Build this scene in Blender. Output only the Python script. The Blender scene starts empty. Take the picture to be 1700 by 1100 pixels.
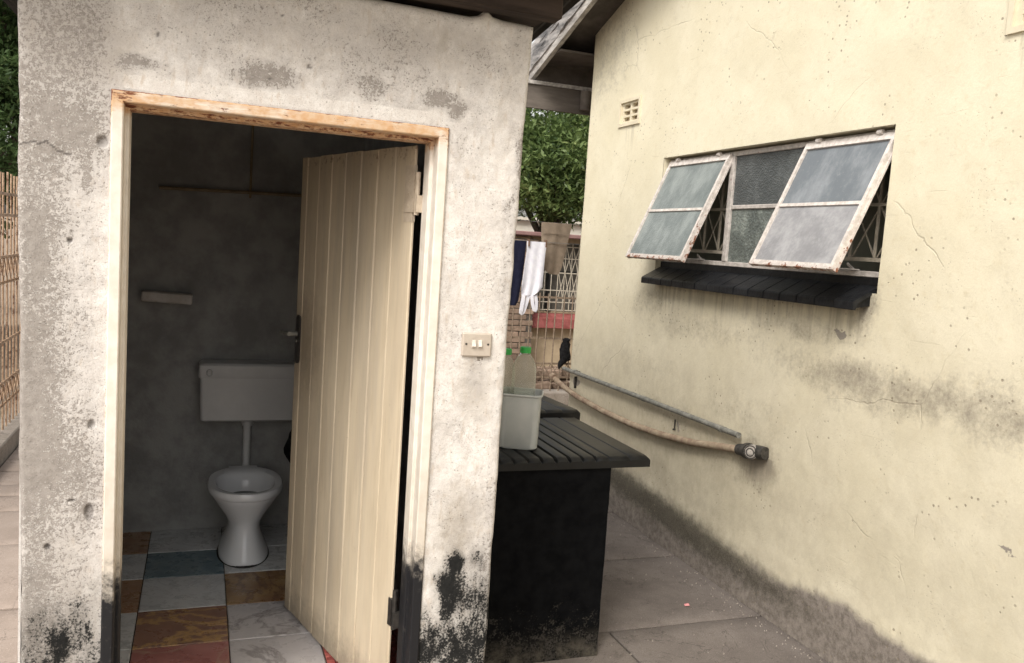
import bpy, bmesh, math, random
import numpy as np
from mathutils import Vector, Matrix
random.seed(7); rng = np.random.default_rng(11)
sc = bpy.context.scene
col = sc.collection
rad = math.radians

# ------------------------------------------------------------------ camera
CAM = Vector((0.0, -2.448, 1.75))
yaw, pitch, roll = rad(20.47), rad(5.724), rad(-3.873)
F = Vector((math.sin(yaw)*math.cos(pitch), math.cos(yaw)*math.cos(pitch), -math.sin(pitch)))
R0 = Vector((math.cos(yaw), -math.sin(yaw), 0)); D0 = F.cross(R0)
Rr = R0*math.cos(roll)+D0*math.sin(roll); Dd = D0*math.cos(roll)-R0*math.sin(roll)
cd = bpy.data.cameras.new('camera'); cam = bpy.data.objects.new('camera', cd); col.objects.link(cam)
m = Matrix.Identity(4)
for i in range(3):
    m[i][0] = Rr[i]; m[i][1] = -Dd[i]; m[i][2] = -F[i]; m[i][3] = CAM[i]
cam.matrix_world = m
cd.sensor_width = 36; cd.lens = 1401.7/1700*36; cd.clip_start = .05; cd.clip_end = 5000
sc.camera = cam

# ------------------------------------------------------------------ light: bright overcast
SUN_EL, SUN_AZ = rad(46), rad(226)          # from behind the camera, a little to its left
w = bpy.data.worlds.new('World'); sc.world = w; w.use_nodes = True
nt = w.node_tree; nt.nodes.clear()
sky = nt.nodes.new('ShaderNodeTexSky'); sky.sky_type = 'NISHITA'; sky.sun_disc = False
sky.sun_elevation = SUN_EL; sky.sun_rotation = SUN_AZ; sky.dust_density = 4; sky.air_density = 1.2
hs = nt.nodes.new('ShaderNodeHueSaturation'); hs.inputs['Saturation'].default_value = .22
wm = nt.nodes.new('ShaderNodeMix'); wm.data_type = 'RGBA'; wm.blend_type = 'MULTIPLY'
wm.inputs[0].default_value = 1; wm.inputs[7].default_value = (1.0, .968, .915, 1)
bg = nt.nodes.new('ShaderNodeBackground'); bg.inputs[1].default_value = .15
wo = nt.nodes.new('ShaderNodeOutputWorld')
nt.links.new(sky.outputs[0], hs.inputs['Color']); nt.links.new(hs.outputs[0], wm.inputs[6])
nt.links.new(wm.outputs[2], bg.inputs[0]); nt.links.new(bg.outputs[0], wo.inputs[0])
sd = bpy.data.lights.new('sun', 'SUN'); sd.energy = 1.25; sd.angle = rad(22); sd.color = (1, .96, .90)
sun = bpy.data.objects.new('sun', sd); col.objects.link(sun)
sun.rotation_euler = (math.pi/2-SUN_EL, 0, math.pi-SUN_AZ)
sun.location = (-3, -8, 9)
sc.view_settings.view_transform = 'Standard'; sc.view_settings.look = 'None'
sc.view_settings.exposure = 0.70; sc.view_settings.gamma = 1
sc.view_settings.use_curve_mapping = False

# ------------------------------------------------------------------ node helpers
class NT:
    def __init__(s, name, rough=.8, spec=.3):
        s.m = bpy.data.materials.new(name); s.m.use_nodes = True; s.t = s.m.node_tree
        s.b = s.t.nodes['Principled BSDF']; s.b.inputs['Roughness'].default_value = rough
        s.b.inputs['Specular IOR Level'].default_value = spec
        g = s.t.nodes.new('ShaderNodeNewGeometry'); s.P = g.outputs['Position']; s.Nrm = g.outputs['Normal']
    def put(s, sock, v):
        if isinstance(v, bpy.types.NodeSocket): s.t.links.new(v, sock)
        elif isinstance(v, (tuple, list)) and sock.type == 'RGBA' and len(v) == 3: sock.default_value = (*v, 1)
        else: sock.default_value = v
    def noise(s, scale, detail=4, rough=.55, vec=None, dist=0, stretch=None):
        n = s.t.nodes.new('ShaderNodeTexNoise'); n.inputs['Scale'].default_value = scale
        n.inputs['Detail'].default_value = detail; n.inputs['Roughness'].default_value = rough
        n.inputs['Distortion'].default_value = dist
        v = vec or s.P
        if stretch:
            vm = s.t.nodes.new('ShaderNodeVectorMath'); vm.operation = 'MULTIPLY'
            s.put(vm.inputs[0], v); vm.inputs[1].default_value = stretch; v = vm.outputs[0]
        s.t.links.new(v, n.inputs['Vector']); return n.outputs['Fac']
    def voro(s, scale, feature='F1', vec=None, out='Distance', rnd=1):
        n = s.t.nodes.new('ShaderNodeTexVoronoi'); n.inputs['Scale'].default_value = scale
        n.feature = feature; n.inputs['Randomness'].default_value = rnd
        s.t.links.new(vec or s.P, n.inputs['Vector']); return n.outputs[out]
    def math(s, op, a, b=0, c=0):
        n = s.t.nodes.new('ShaderNodeMath'); n.operation = op
        s.put(n.inputs[0], a); s.put(n.inputs[1], b); s.put(n.inputs[2], c); return n.outputs[0]
    def ss(s, v, lo, hi, a=0., b=1.):
        n = s.t.nodes.new('ShaderNodeMapRange'); n.interpolation_type = 'SMOOTHSTEP'
        s.put(n.inputs[0], v); n.inputs[1].default_value = lo; n.inputs[2].default_value = hi
        n.inputs[3].default_value = a; n.inputs[4].default_value = b; return n.outputs[0]
    def mix(s, f, a, b, mode='MIX'):
        n = s.t.nodes.new('ShaderNodeMix'); n.data_type = 'RGBA'; n.blend_type = mode
        s.put(n.inputs[0], f); s.put(n.inputs[6], a); s.put(n.inputs[7], b); return n.outputs[2]
    def xyz(s, v=None):
        n = s.t.nodes.new('ShaderNodeSeparateXYZ'); s.t.links.new(v or s.P, n.inputs[0]); return n.outputs
    def attr(s, name):
        n = s.t.nodes.new('ShaderNodeAttribute'); n.attribute_name = name; return n.outputs['Fac']
    def rnd(s):
        n = s.t.nodes.new('ShaderNodeObjectInfo'); return n.outputs['Random']
    def objco(s):
        n = s.t.nodes.new('ShaderNodeTexCoord'); return n.outputs['Object']
    def color(s, c): s.put(s.b.inputs['Base Color'], c); return s
    def rough(s, c): s.put(s.b.inputs['Roughness'], c); return s
    def bump(s, h, strength=.3, dist=.01, prev=None):
        n = s.t.nodes.new('ShaderNodeBump'); n.inputs['Strength'].default_value = strength
        n.inputs['Distance'].default_value = dist; s.put(n.inputs['Height'], h)
        if prev: s.t.links.new(prev, n.inputs['Normal'])
        s.t.links.new(n.outputs[0], s.b.inputs['Normal']); return n.outputs[0]

def simple(name, c1, c2, scale=12, rough=.7, spec=.3, bump=.15, bscale=80, bdist=.004, var=0, stretch=None, lo=.35, hi=.65):
    n = NT(name, rough, spec)
    c = n.mix(n.ss(n.noise(scale, 6, .65, stretch=stretch), lo, hi), c1, c2)
    if var:
        v = n.math('MULTIPLY_ADD', n.rnd(), 2*var, 1-var)
        n2 = n.t.nodes.new('ShaderNodeCombineColor'); [n.t.links.new(v, n2.inputs[i]) for i in range(3)]
        c = n.mix(1., c, n2.outputs[0], 'MULTIPLY')
    n.color(c)
    if bump: n.bump(n.noise(bscale, 5, .65, stretch=stretch), bump, bdist)
    return n.m

# ------------------------------------------------------------------ materials
def mat_peel():
    n = NT('peeling_whitewash', .9, .15)
    fine = n.noise(260, 3, .65); mid = n.noise(85, 5, .7); big = n.noise(9, 5, .6)
    nn = n.math('ADD', n.math('MULTIPLY', fine, .42), n.math('MULTIPLY', mid, .58))
    pe = n.math('ADD', n.attr('peel'), n.math('MULTIPLY_ADD', big, .5, -.25))
    d = n.math('SUBTRACT', n.math('MULTIPLY_ADD', pe, .34, .34), nn)
    mask = n.ss(d, -.012, .030)
    paint = n.mix(n.ss(n.noise(22, 6, .7), .3, .7), (.68, .64, .60), (.81, .785, .755))
    paint = n.mix(n.ss(n.noise(55, 4, .6, stretch=(1, 1, .35)), .52, .72), paint, (.62, .55, .48))
    st = n.ss(n.math('MULTIPLY', n.attr('stain'), n.math('ADD', n.noise(30, 6, .7), .35)), .05, .75)
    paint = n.mix(st, paint, (.39, .345, .29))
    plaster = n.mix(n.ss(n.noise(40, 5, .7), .3, .7), (.265, .24, .22), (.36, .33, .305))
    wash = n.ss(n.math('ADD', n.attr('peel'), n.math('MULTIPLY_ADD', n.noise(18, 7, .75), 1.1, -.55)), -.12, .42)
    paint = n.mix(n.math('MULTIPLY', wash, .68), paint, n.mix(mid, (.38, .355, .34), (.52, .49, .47)))
    c = n.mix(mask, paint, plaster)
    c = n.mix(n.ss(n.noise(300, 2, .6), .40, .66, 0, .22), c, (.36, .335, .31))
    pit = n.voro(95); pitm = n.math('MULTIPLY', n.ss(pit, .24, .1), n.ss(n.noise(14, 4, .6), .47, .62))
    pit2 = n.math('MULTIPLY', n.ss(n.voro(190), .26, .12), n.ss(n.noise(9, 4, .6), .40, .6)); pitm = n.math('MAXIMUM', pitm, n.math('MULTIPLY', pit2, .85))
    c = n.mix(n.math('MULTIPLY', pitm, .72), c, (.22, .20, .18))
    tint = n.ss(n.math('ADD', n.attr('soot'), n.math('MULTIPLY_ADD', n.noise(20, 6, .75, stretch=(1, 1, .45)), .9, -.45)), .0, .85)
    c = n.mix(n.math('MULTIPLY', tint, .72), c, (.085, .08, .07))
    sn = n.math('ADD', n.math('MULTIPLY', n.noise(150, 4, .7), .55), n.math('MULTIPLY', n.noise(40, 5, .65, stretch=(1, 1, .5)), .45))
    sm = n.ss(n.math('SUBTRACT', n.math('MULTIPLY_ADD', n.attr('soot'), .42, .27), sn), -.05, .07)
    c = n.mix(sm, c, n.mix(n.noise(60), (.006, .0065, .007), (.026, .026, .025)))
    hole = n.attr('hole'); c = n.mix(hole, c, (.09, .08, .075))
    n.color(c)
    h = n.math('ADD', n.math('MULTIPLY', mask, -.45), n.math('MULTIPLY', mid, .8))
    h = n.math('ADD', h, n.math('MULTIPLY', pitm, -.9)); h = n.math('ADD', h, n.math('MULTIPLY', big, 1.2))
    n.bump(h, .5, .006); return n.m

def mat_house():
    n = NT('cream_painted_plaster', .85, .2)
    c = n.mix(n.ss(n.noise(2.2, 5, .6), .3, .7), (.68, .628, .475), (.75, .70, .55))
    c = n.mix(n.ss(n.noise(28, 5, .7), .5, .8), c, (.655, .59, .43))
    # faded, thin coat with dirt in a broken band, plus painted eave shade
    gm = n.attr('grime_shade')
    gn = n.math('ADD', n.math('MULTIPLY', n.noise(9, 7, .78), .65), n.math('MULTIPLY', n.noise(60, 5, .7), .35))
    g1 = n.ss(n.math('SUBTRACT', n.math('MULTIPLY_ADD', gm, .5, .22), gn), -.2, .24)
    c = n.mix(n.math('MULTIPLY', g1, .92), c, n.mix(n.noise(25, 4), (.125, .112, .098), (.26, .23, .19)))
    # overall dirt plus painted-in passage shade, both heavier low on the wall
    du = n.attr('dust_shade'); dd = n.math('MULTIPLY_ADD', n.noise(5, 7, .72), .6, n.math('MULTIPLY', n.noise(23, 6, .75, stretch=(1, 1, .6)), .4))
    c = n.mix(n.math('MULTIPLY', du, n.ss(dd, .33, .67, .55, 1.02)), c, n.mix(n.noise(9, 5, .7), (.305, .265, .20), (.395, .345, .255)))
    # rising damp
    dm = n.attr('damp')
    d1 = n.ss(n.math('ADD', dm, n.math('MULTIPLY_ADD', n.noise(11, 6, .7), .5, -.25)), .35, .72)
    c = n.mix(d1, c, n.mix(n.ss(n.noise(30, 6, .7), .35, .65), (.13, .112, .10), (.235, .205, .185)))
    d2 = n.ss(n.math('ADD', n.attr('mould'), n.math('MULTIPLY_ADD', n.noise(18, 6, .75), .7, -.35)), .35, .9)
    c = n.mix(n.math('MULTIPLY', d2, .9), c, n.mix(n.noise(60, 4), (.02, .019, .016), (.075, .066, .052)))
    # chips
    v = n.voro(30); vm = n.math('MULTIPLY', n.ss(v, .19, .13), n.ss(n.noise(3.3, 4, .6), .5, .62))
    v2 = n.voro(75); vm2 = n.math('MULTIPLY', n.ss(v2, .2, .13), n.ss(n.noise(4.6, 4, .6), .53, .64))
    vv = n.math('MAXIMUM', vm, n.math('MULTIPLY', vm2, .7))
    c = n.mix(n.math('MULTIPLY', vv, .72), c, (.21, .175, .13))
    ch = n.ss(n.math('ADD', n.attr('chip'), n.math('MULTIPLY_ADD', n.noise(60, 4, .7), .8, -.4)), .45, .55)
    c = n.mix(ch, c, (.24, .215, .19))
    # hairline cracks, trowel scratches and run-off streaks
    wv = n.t.nodes.new('ShaderNodeVectorMath'); wv.operation = 'ADD'
    nz = n.t.nodes.new('ShaderNodeTexNoise'); nz.inputs['Scale'].default_value = 7; nz.inputs['Detail'].default_value = 5
    n.t.links.new(n.P, nz.inputs['Vector']); sv = n.t.nodes.new('ShaderNodeVectorMath'); sv.operation = 'SCALE'; sv.inputs['Scale'].default_value = .07
    n.t.links.new(nz.outputs['Color'], sv.inputs[0]); n.t.links.new(n.P, wv.inputs[0]); n.t.links.new(sv.outputs[0], wv.inputs[1])
    ed = n.voro(1.15, 'DISTANCE_TO_EDGE', wv.outputs[0])
    ck = n.math('MULTIPLY', n.ss(ed, .0045, .0008), n.ss(n.noise(1.7, 3, .5), .54, .64))
    c = n.mix(n.math('MULTIPLY', ck, .30), c, (.26, .22, .17))
    scr = n.ss(n.noise(30, 4, .7, stretch=(1, .12, 2.2)), .63, .72); c = n.mix(n.math('MULTIPLY', scr, .22), c, (.40, .34, .24))
    rs = n.ss(n.math('MULTIPLY', n.attr('run'), n.noise(26, 5, .65, stretch=(1, 1, .07))), .28, .55); c = n.mix(n.math('MULTIPLY', rs, .6), c, (.20, .175, .14))
    grain = n.noise(170, 3, .7); c = n.mix(n.ss(grain, .35, .65, .0, .16), c, (.45, .40, .30))
    n.color(c)
    h = n.math('ADD', n.noise(6, 6, .55), n.math('MULTIPLY', n.noise(60, 5, .7), .3))
    h = n.math('ADD', h, n.math('MULTIPLY', n.math('ADD', ck, n.math('MULTIPLY', scr, .3)), -.35))
    h = n.math('ADD', h, n.math('MULTIPLY', vv, -.5)); h = n.math('ADD', h, n.math('MULTIPLY', d1, n.math('MULTIPLY', n.noise(45, 6, .75), .6)))
    n.bump(h, .38, .012); return n.m

def mat_frame():   # pressed steel door frame: cream paint, rust on the head, black foot
    n = NT('rusty_cream_frame', .6, .35)
    x, y, z = n.xyz()
    c = n.mix(n.ss(n.noise(20, 5, .6), .3, .7), (.69, .625, .545), (.78, .73, .66))
    headm = n.ss(z, 2.0, 2.04)
    rn = n.noise(26, 6, .7, stretch=(.35, 1, 1.6))
    o = n.ss(n.math('ADD', n.math('MULTIPLY', headm, .22), n.math('ADD', rn, n.attr('rust'))), .55, .82)
    c = n.mix(o, c, n.mix(n.ss(n.noise(40, 4, .6), .35, .65), (.60, .36, .19), (.66, .48, .32)))
    r2 = n.ss(n.math('ADD', n.noise(60, 5, .75, stretch=(.5, 1, 1.5)), n.math('ADD', n.attr('rust'), n.math('MULTIPLY', headm, .05))), .68, .78)
    c = n.mix(r2, c, n.mix(n.noise(90, 4), (.10, .035, .018), (.28, .10, .045)))
    low = n.ss(n.math('ADD', z, n.math('MULTIPLY_ADD', n.noise(24, 5, .75), .30, -.15)), .84, .70)
    c = n.mix(n.math('MULTIPLY', n.ss(z, 1.35, .8), .30), c, (.32, .27, .20))
    c = n.mix(low, c, n.mix(n.ss(n.noise(50, 5, .7), .55, .8), (.010, .010, .012), (.075, .065, .06)))
    n.color(c); n.bump(n.math('ADD', n.noise(90, 4), n.math('MULTIPLY', r2, -.6)), .25, .002); return n.m

def mat_door():
    n = NT('cream_door_paint', .5, .4)
    x, y, z = n.xyz()
    c = n.mix(n.ss(n.noise(7, 6, .65, stretch=(1, 1, .25)), .3, .7), (.55, .46, .335), (.64, .545, .405))
    c = n.mix(n.math('MULTIPLY', n.ss(n.noise(40, 4, .7, stretch=(1, 1, .08)), .5, .75), .5), c, (.42, .33, .22))
    v = n.math('MULTIPLY_ADD', n.rnd(), .14, .93)
    cc = n.t.nodes.new('ShaderNodeCombineColor'); [n.t.links.new(v, cc.inputs[i]) for i in range(3)]
    c = n.mix(1., c, cc.outputs[0], 'MULTIPLY')
    sk = n.ss(n.noise(9, 5, .7, stretch=(1, 1, .10)), .42, .66); c = n.mix(n.math('MULTIPLY', sk, .5), c, (.40, .345, .275))
    hd = n.t.nodes.new('ShaderNodeVectorMath'); hd.operation = 'DISTANCE'; n.t.links.new(n.P, hd.inputs[0]); hd.inputs[1].default_value = (.385, .98, 1.32)
    hg = n.ss(n.math('ADD', hd.outputs['Value'], n.math('MULTIPLY_ADD', n.noise(20, 5, .7), .3, -.15)), .30, .04); c = n.mix(n.math('MULTIPLY', hg, .55), c, (.20, .155, .11))
    sc2 = n.ss(n.noise(55, 4, .75, stretch=(1, 1, .5)), .66, .72); c = n.mix(n.math('MULTIPLY', sc2, .4), c, (.24, .18, .12))
    d = n.ss(n.math('ADD', z, n.math('MULTIPLY_ADD', n.noise(30, 5, .7), .22, -.11)), .36, .18)
    c = n.mix(n.math('MULTIPLY', d, .6), c, (.12, .095, .07))
    t = n.math('MULTIPLY', n.ss(z, 1.96, 2.04), n.ss(n.noise(30, 5, .7), .52, .7))
    c = n.mix(t, c, (.17, .10, .06))  # brown shade painted along the door's top edge
    n.color(c); n.bump(n.noise(60, 5, .7, stretch=(1, 1, .07)), .22, .003); return n.m

def mat_marble(name, a, b, vein, sc_=5, vs=.5):
    n = NT(name, .28, .5)
    oi = n.rnd(); vm = n.t.nodes.new('ShaderNodeVectorMath'); vm.operation = 'ADD'
    cx = n.t.nodes.new('ShaderNodeCombineXYZ'); k = n.math('MULTIPLY', oi, 37); [n.t.links.new(k, cx.inputs[i]) for i in range(3)]
    n.t.links.new(n.P, vm.inputs[0]); n.t.links.new(cx.outputs[0], vm.inputs[1]); V = vm.outputs[0]
    c = n.mix(n.ss(n.noise(sc_, 6, .6, V, .8), .35, .65), a, b)
    ve = n.noise(sc_*.7, 7, .62, V, 1.6); ve = n.math('ABSOLUTE', n.math('SUBTRACT', ve, .5))
    c = n.mix(n.math('MULTIPLY', n.ss(ve, .035, .0), vs), c, vein)
    dirt = n.ss(n.noise(22, 6, .7), .52, .8); c = n.mix(n.math('MULTIPLY', dirt, .35), c, (.10, .085, .07))
    n.color(c); n.rough(n.ss(n.noise(12, 5, .7), .3, .7, .18, .5)); return n.m

def mat_black(name='black_polished_paint', rough=.7, worn=True, spec=.05):
    n = NT(name, rough, spec)
    x, y, z = n.xyz()
    c = n.mix(n.ss(n.noise(14, 5, .65), .3, .7), (.0022, .0025, .003), (.006, .0064, .007))
    if worn:
        lo = n.ss(n.math('ADD', z, n.math('MULTIPLY_ADD', n.noise(7, 4, .6), .35, -.18)), .42, .04)
        nn = n.math('ADD', n.math('MULTIPLY', n.noise(120, 4, .7), .5), n.math('MULTIPLY', n.noise(16, 5, .7), .5))
        mk = n.ss(n.math('SUBTRACT', n.math('MULTIPLY_ADD', lo, .21, .28), nn), -.05, .07)
        c = n.mix(mk, c, n.mix(n.noise(50), (.022, .02, .018), (.07, .063, .055)))
        ds = n.ss(z, .14, .02); c = n.mix(n.math('MULTIPLY', ds, n.ss(n.noise(16, 5, .7), .4, .7)), c, (.09, .08, .065))
    n.color(c); n.bump(n.math('ADD', n.noise(18, 5, .6), n.math('MULTIPLY', n.noise(110, 4, .6), .3)), .2, .006); return n.m

def mat_concrete(name, a, b, dk, sc_=3, bump=.35):
    n = NT(name, .85, .25)
    c = n.mix(n.ss(n.noise(sc_, 7, .65), .3, .7), a, b)
    c = n.mix(n.math('MULTIPLY', n.ss(n.noise(sc_*3.1, 7, .72, dist=.6), .52, .78), .6), c, dk)
    ck = n.math('ABSOLUTE', n.math('SUBTRACT', n.noise(2.3, 6, .6, dist=1.2), .5))
    c = n.mix(n.math('MULTIPLY', n.ss(ck, .006, .001), .55), c, (.05, .042, .038))
    sp = n.math('MULTIPLY', n.ss(n.voro(55), .14, .07), n.ss(n.noise(5), .5, .6)); c = n.mix(n.math('MULTIPLY', sp, .5), c, (.42, .37, .33))
    c = n.mix(n.ss(n.noise(230, 3, .7), .38, .62, 0, .5), c, dk)
    c = n.mix(n.math('MULTIPLY', n.ss(n.noise(90, 4, .75), .60, .68), .5), c, tuple(k*1.6 for k in b))
    c = n.mix(n.math('MULTIPLY', n.ss(n.noise(1.1, 6, .7, dist=.8), .45, .7), .45), c, dk)
    v = n.math('MULTIPLY_ADD', n.rnd(), .16, .92)
    cc = n.t.nodes.new('ShaderNodeCombineColor'); [n.t.links.new(v, cc.inputs[i]) for i in range(3)]
    n.color(n.mix(1., c, cc.outputs[0], 'MULTIPLY'))
    n.bump(n.math('ADD', n.noise(9, 6, .6), n.math('MULTIPLY', n.noise(120, 4, .7), .35)), bump, .006); return n.m

def mat_metal_paint(name, a, b, rusta, amt=.6, scale=50):
    n = NT(name, .55, .4)
    c = n.mix(n.ss(n.noise(30, 5, .7), .35, .65), a, b)
    r = n.ss(n.math('ADD', n.noise(scale, 6, .75), n.attr('rust')), amt, amt+.09)
    c = n.mix(r, c, n.mix(n.noise(110, 4), rusta, tuple(k*2.2 for k in rusta)))
    n.color(c); n.bump(n.math('ADD', n.noise(120, 4), n.math('MULTIPLY', r, -.6)), .3, .002); return n.m

def mat_glass(name, base, rough, bscale, bstr, trans=.0, dirt=(.3, .31, .32), damt=.5, stretch=None, spec=.5):
    n = NT(name, rough, spec)
    n.b.inputs['Transmission Weight'].default_value = trans
    d = n.ss(n.noise(6, 6, .7, stretch=stretch), .38, .72)
    c = n.mix(n.math('MULTIPLY', d, damt), base, dirt)
    c = n.mix(n.math('MULTIPLY', n.ss(n.noise(38, 5, .75), .55, .75), damt*.6), c, dirt); n.color(c)
    n.bump(n.math('ADD', n.voro(bscale), n.noise(bscale*.6, 3)), bstr, .004); return n.m

def mat_leaf(name, a, b, c3):
    n = NT(name, .5, .35)
    v = n.attr('tone')
    c = n.mix(n.ss(v, 0, .6), a, b); c = n.mix(n.ss(v, .75, 1), c, c3); n.color(c)
    n.b.inputs['Transmission Weight'].default_value = 0
    try:
        n.b.inputs['Subsurface Weight'].default_value = 0
    except Exception: pass
    tr = n.t.nodes.new('ShaderNodeBsdfTranslucent'); n.put(tr.inputs[0], c)
    mx = n.t.nodes.new('ShaderNodeMixShader'); mx.inputs[0].default_value = .45
    n.t.links.new(n.b.outputs[0], mx.inputs[1]); n.t.links.new(tr.outputs[0], mx.inputs[2])
    n.t.links.new(mx.outputs[0], n.t.nodes['Material Output'].inputs[0]); return n.m

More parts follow.
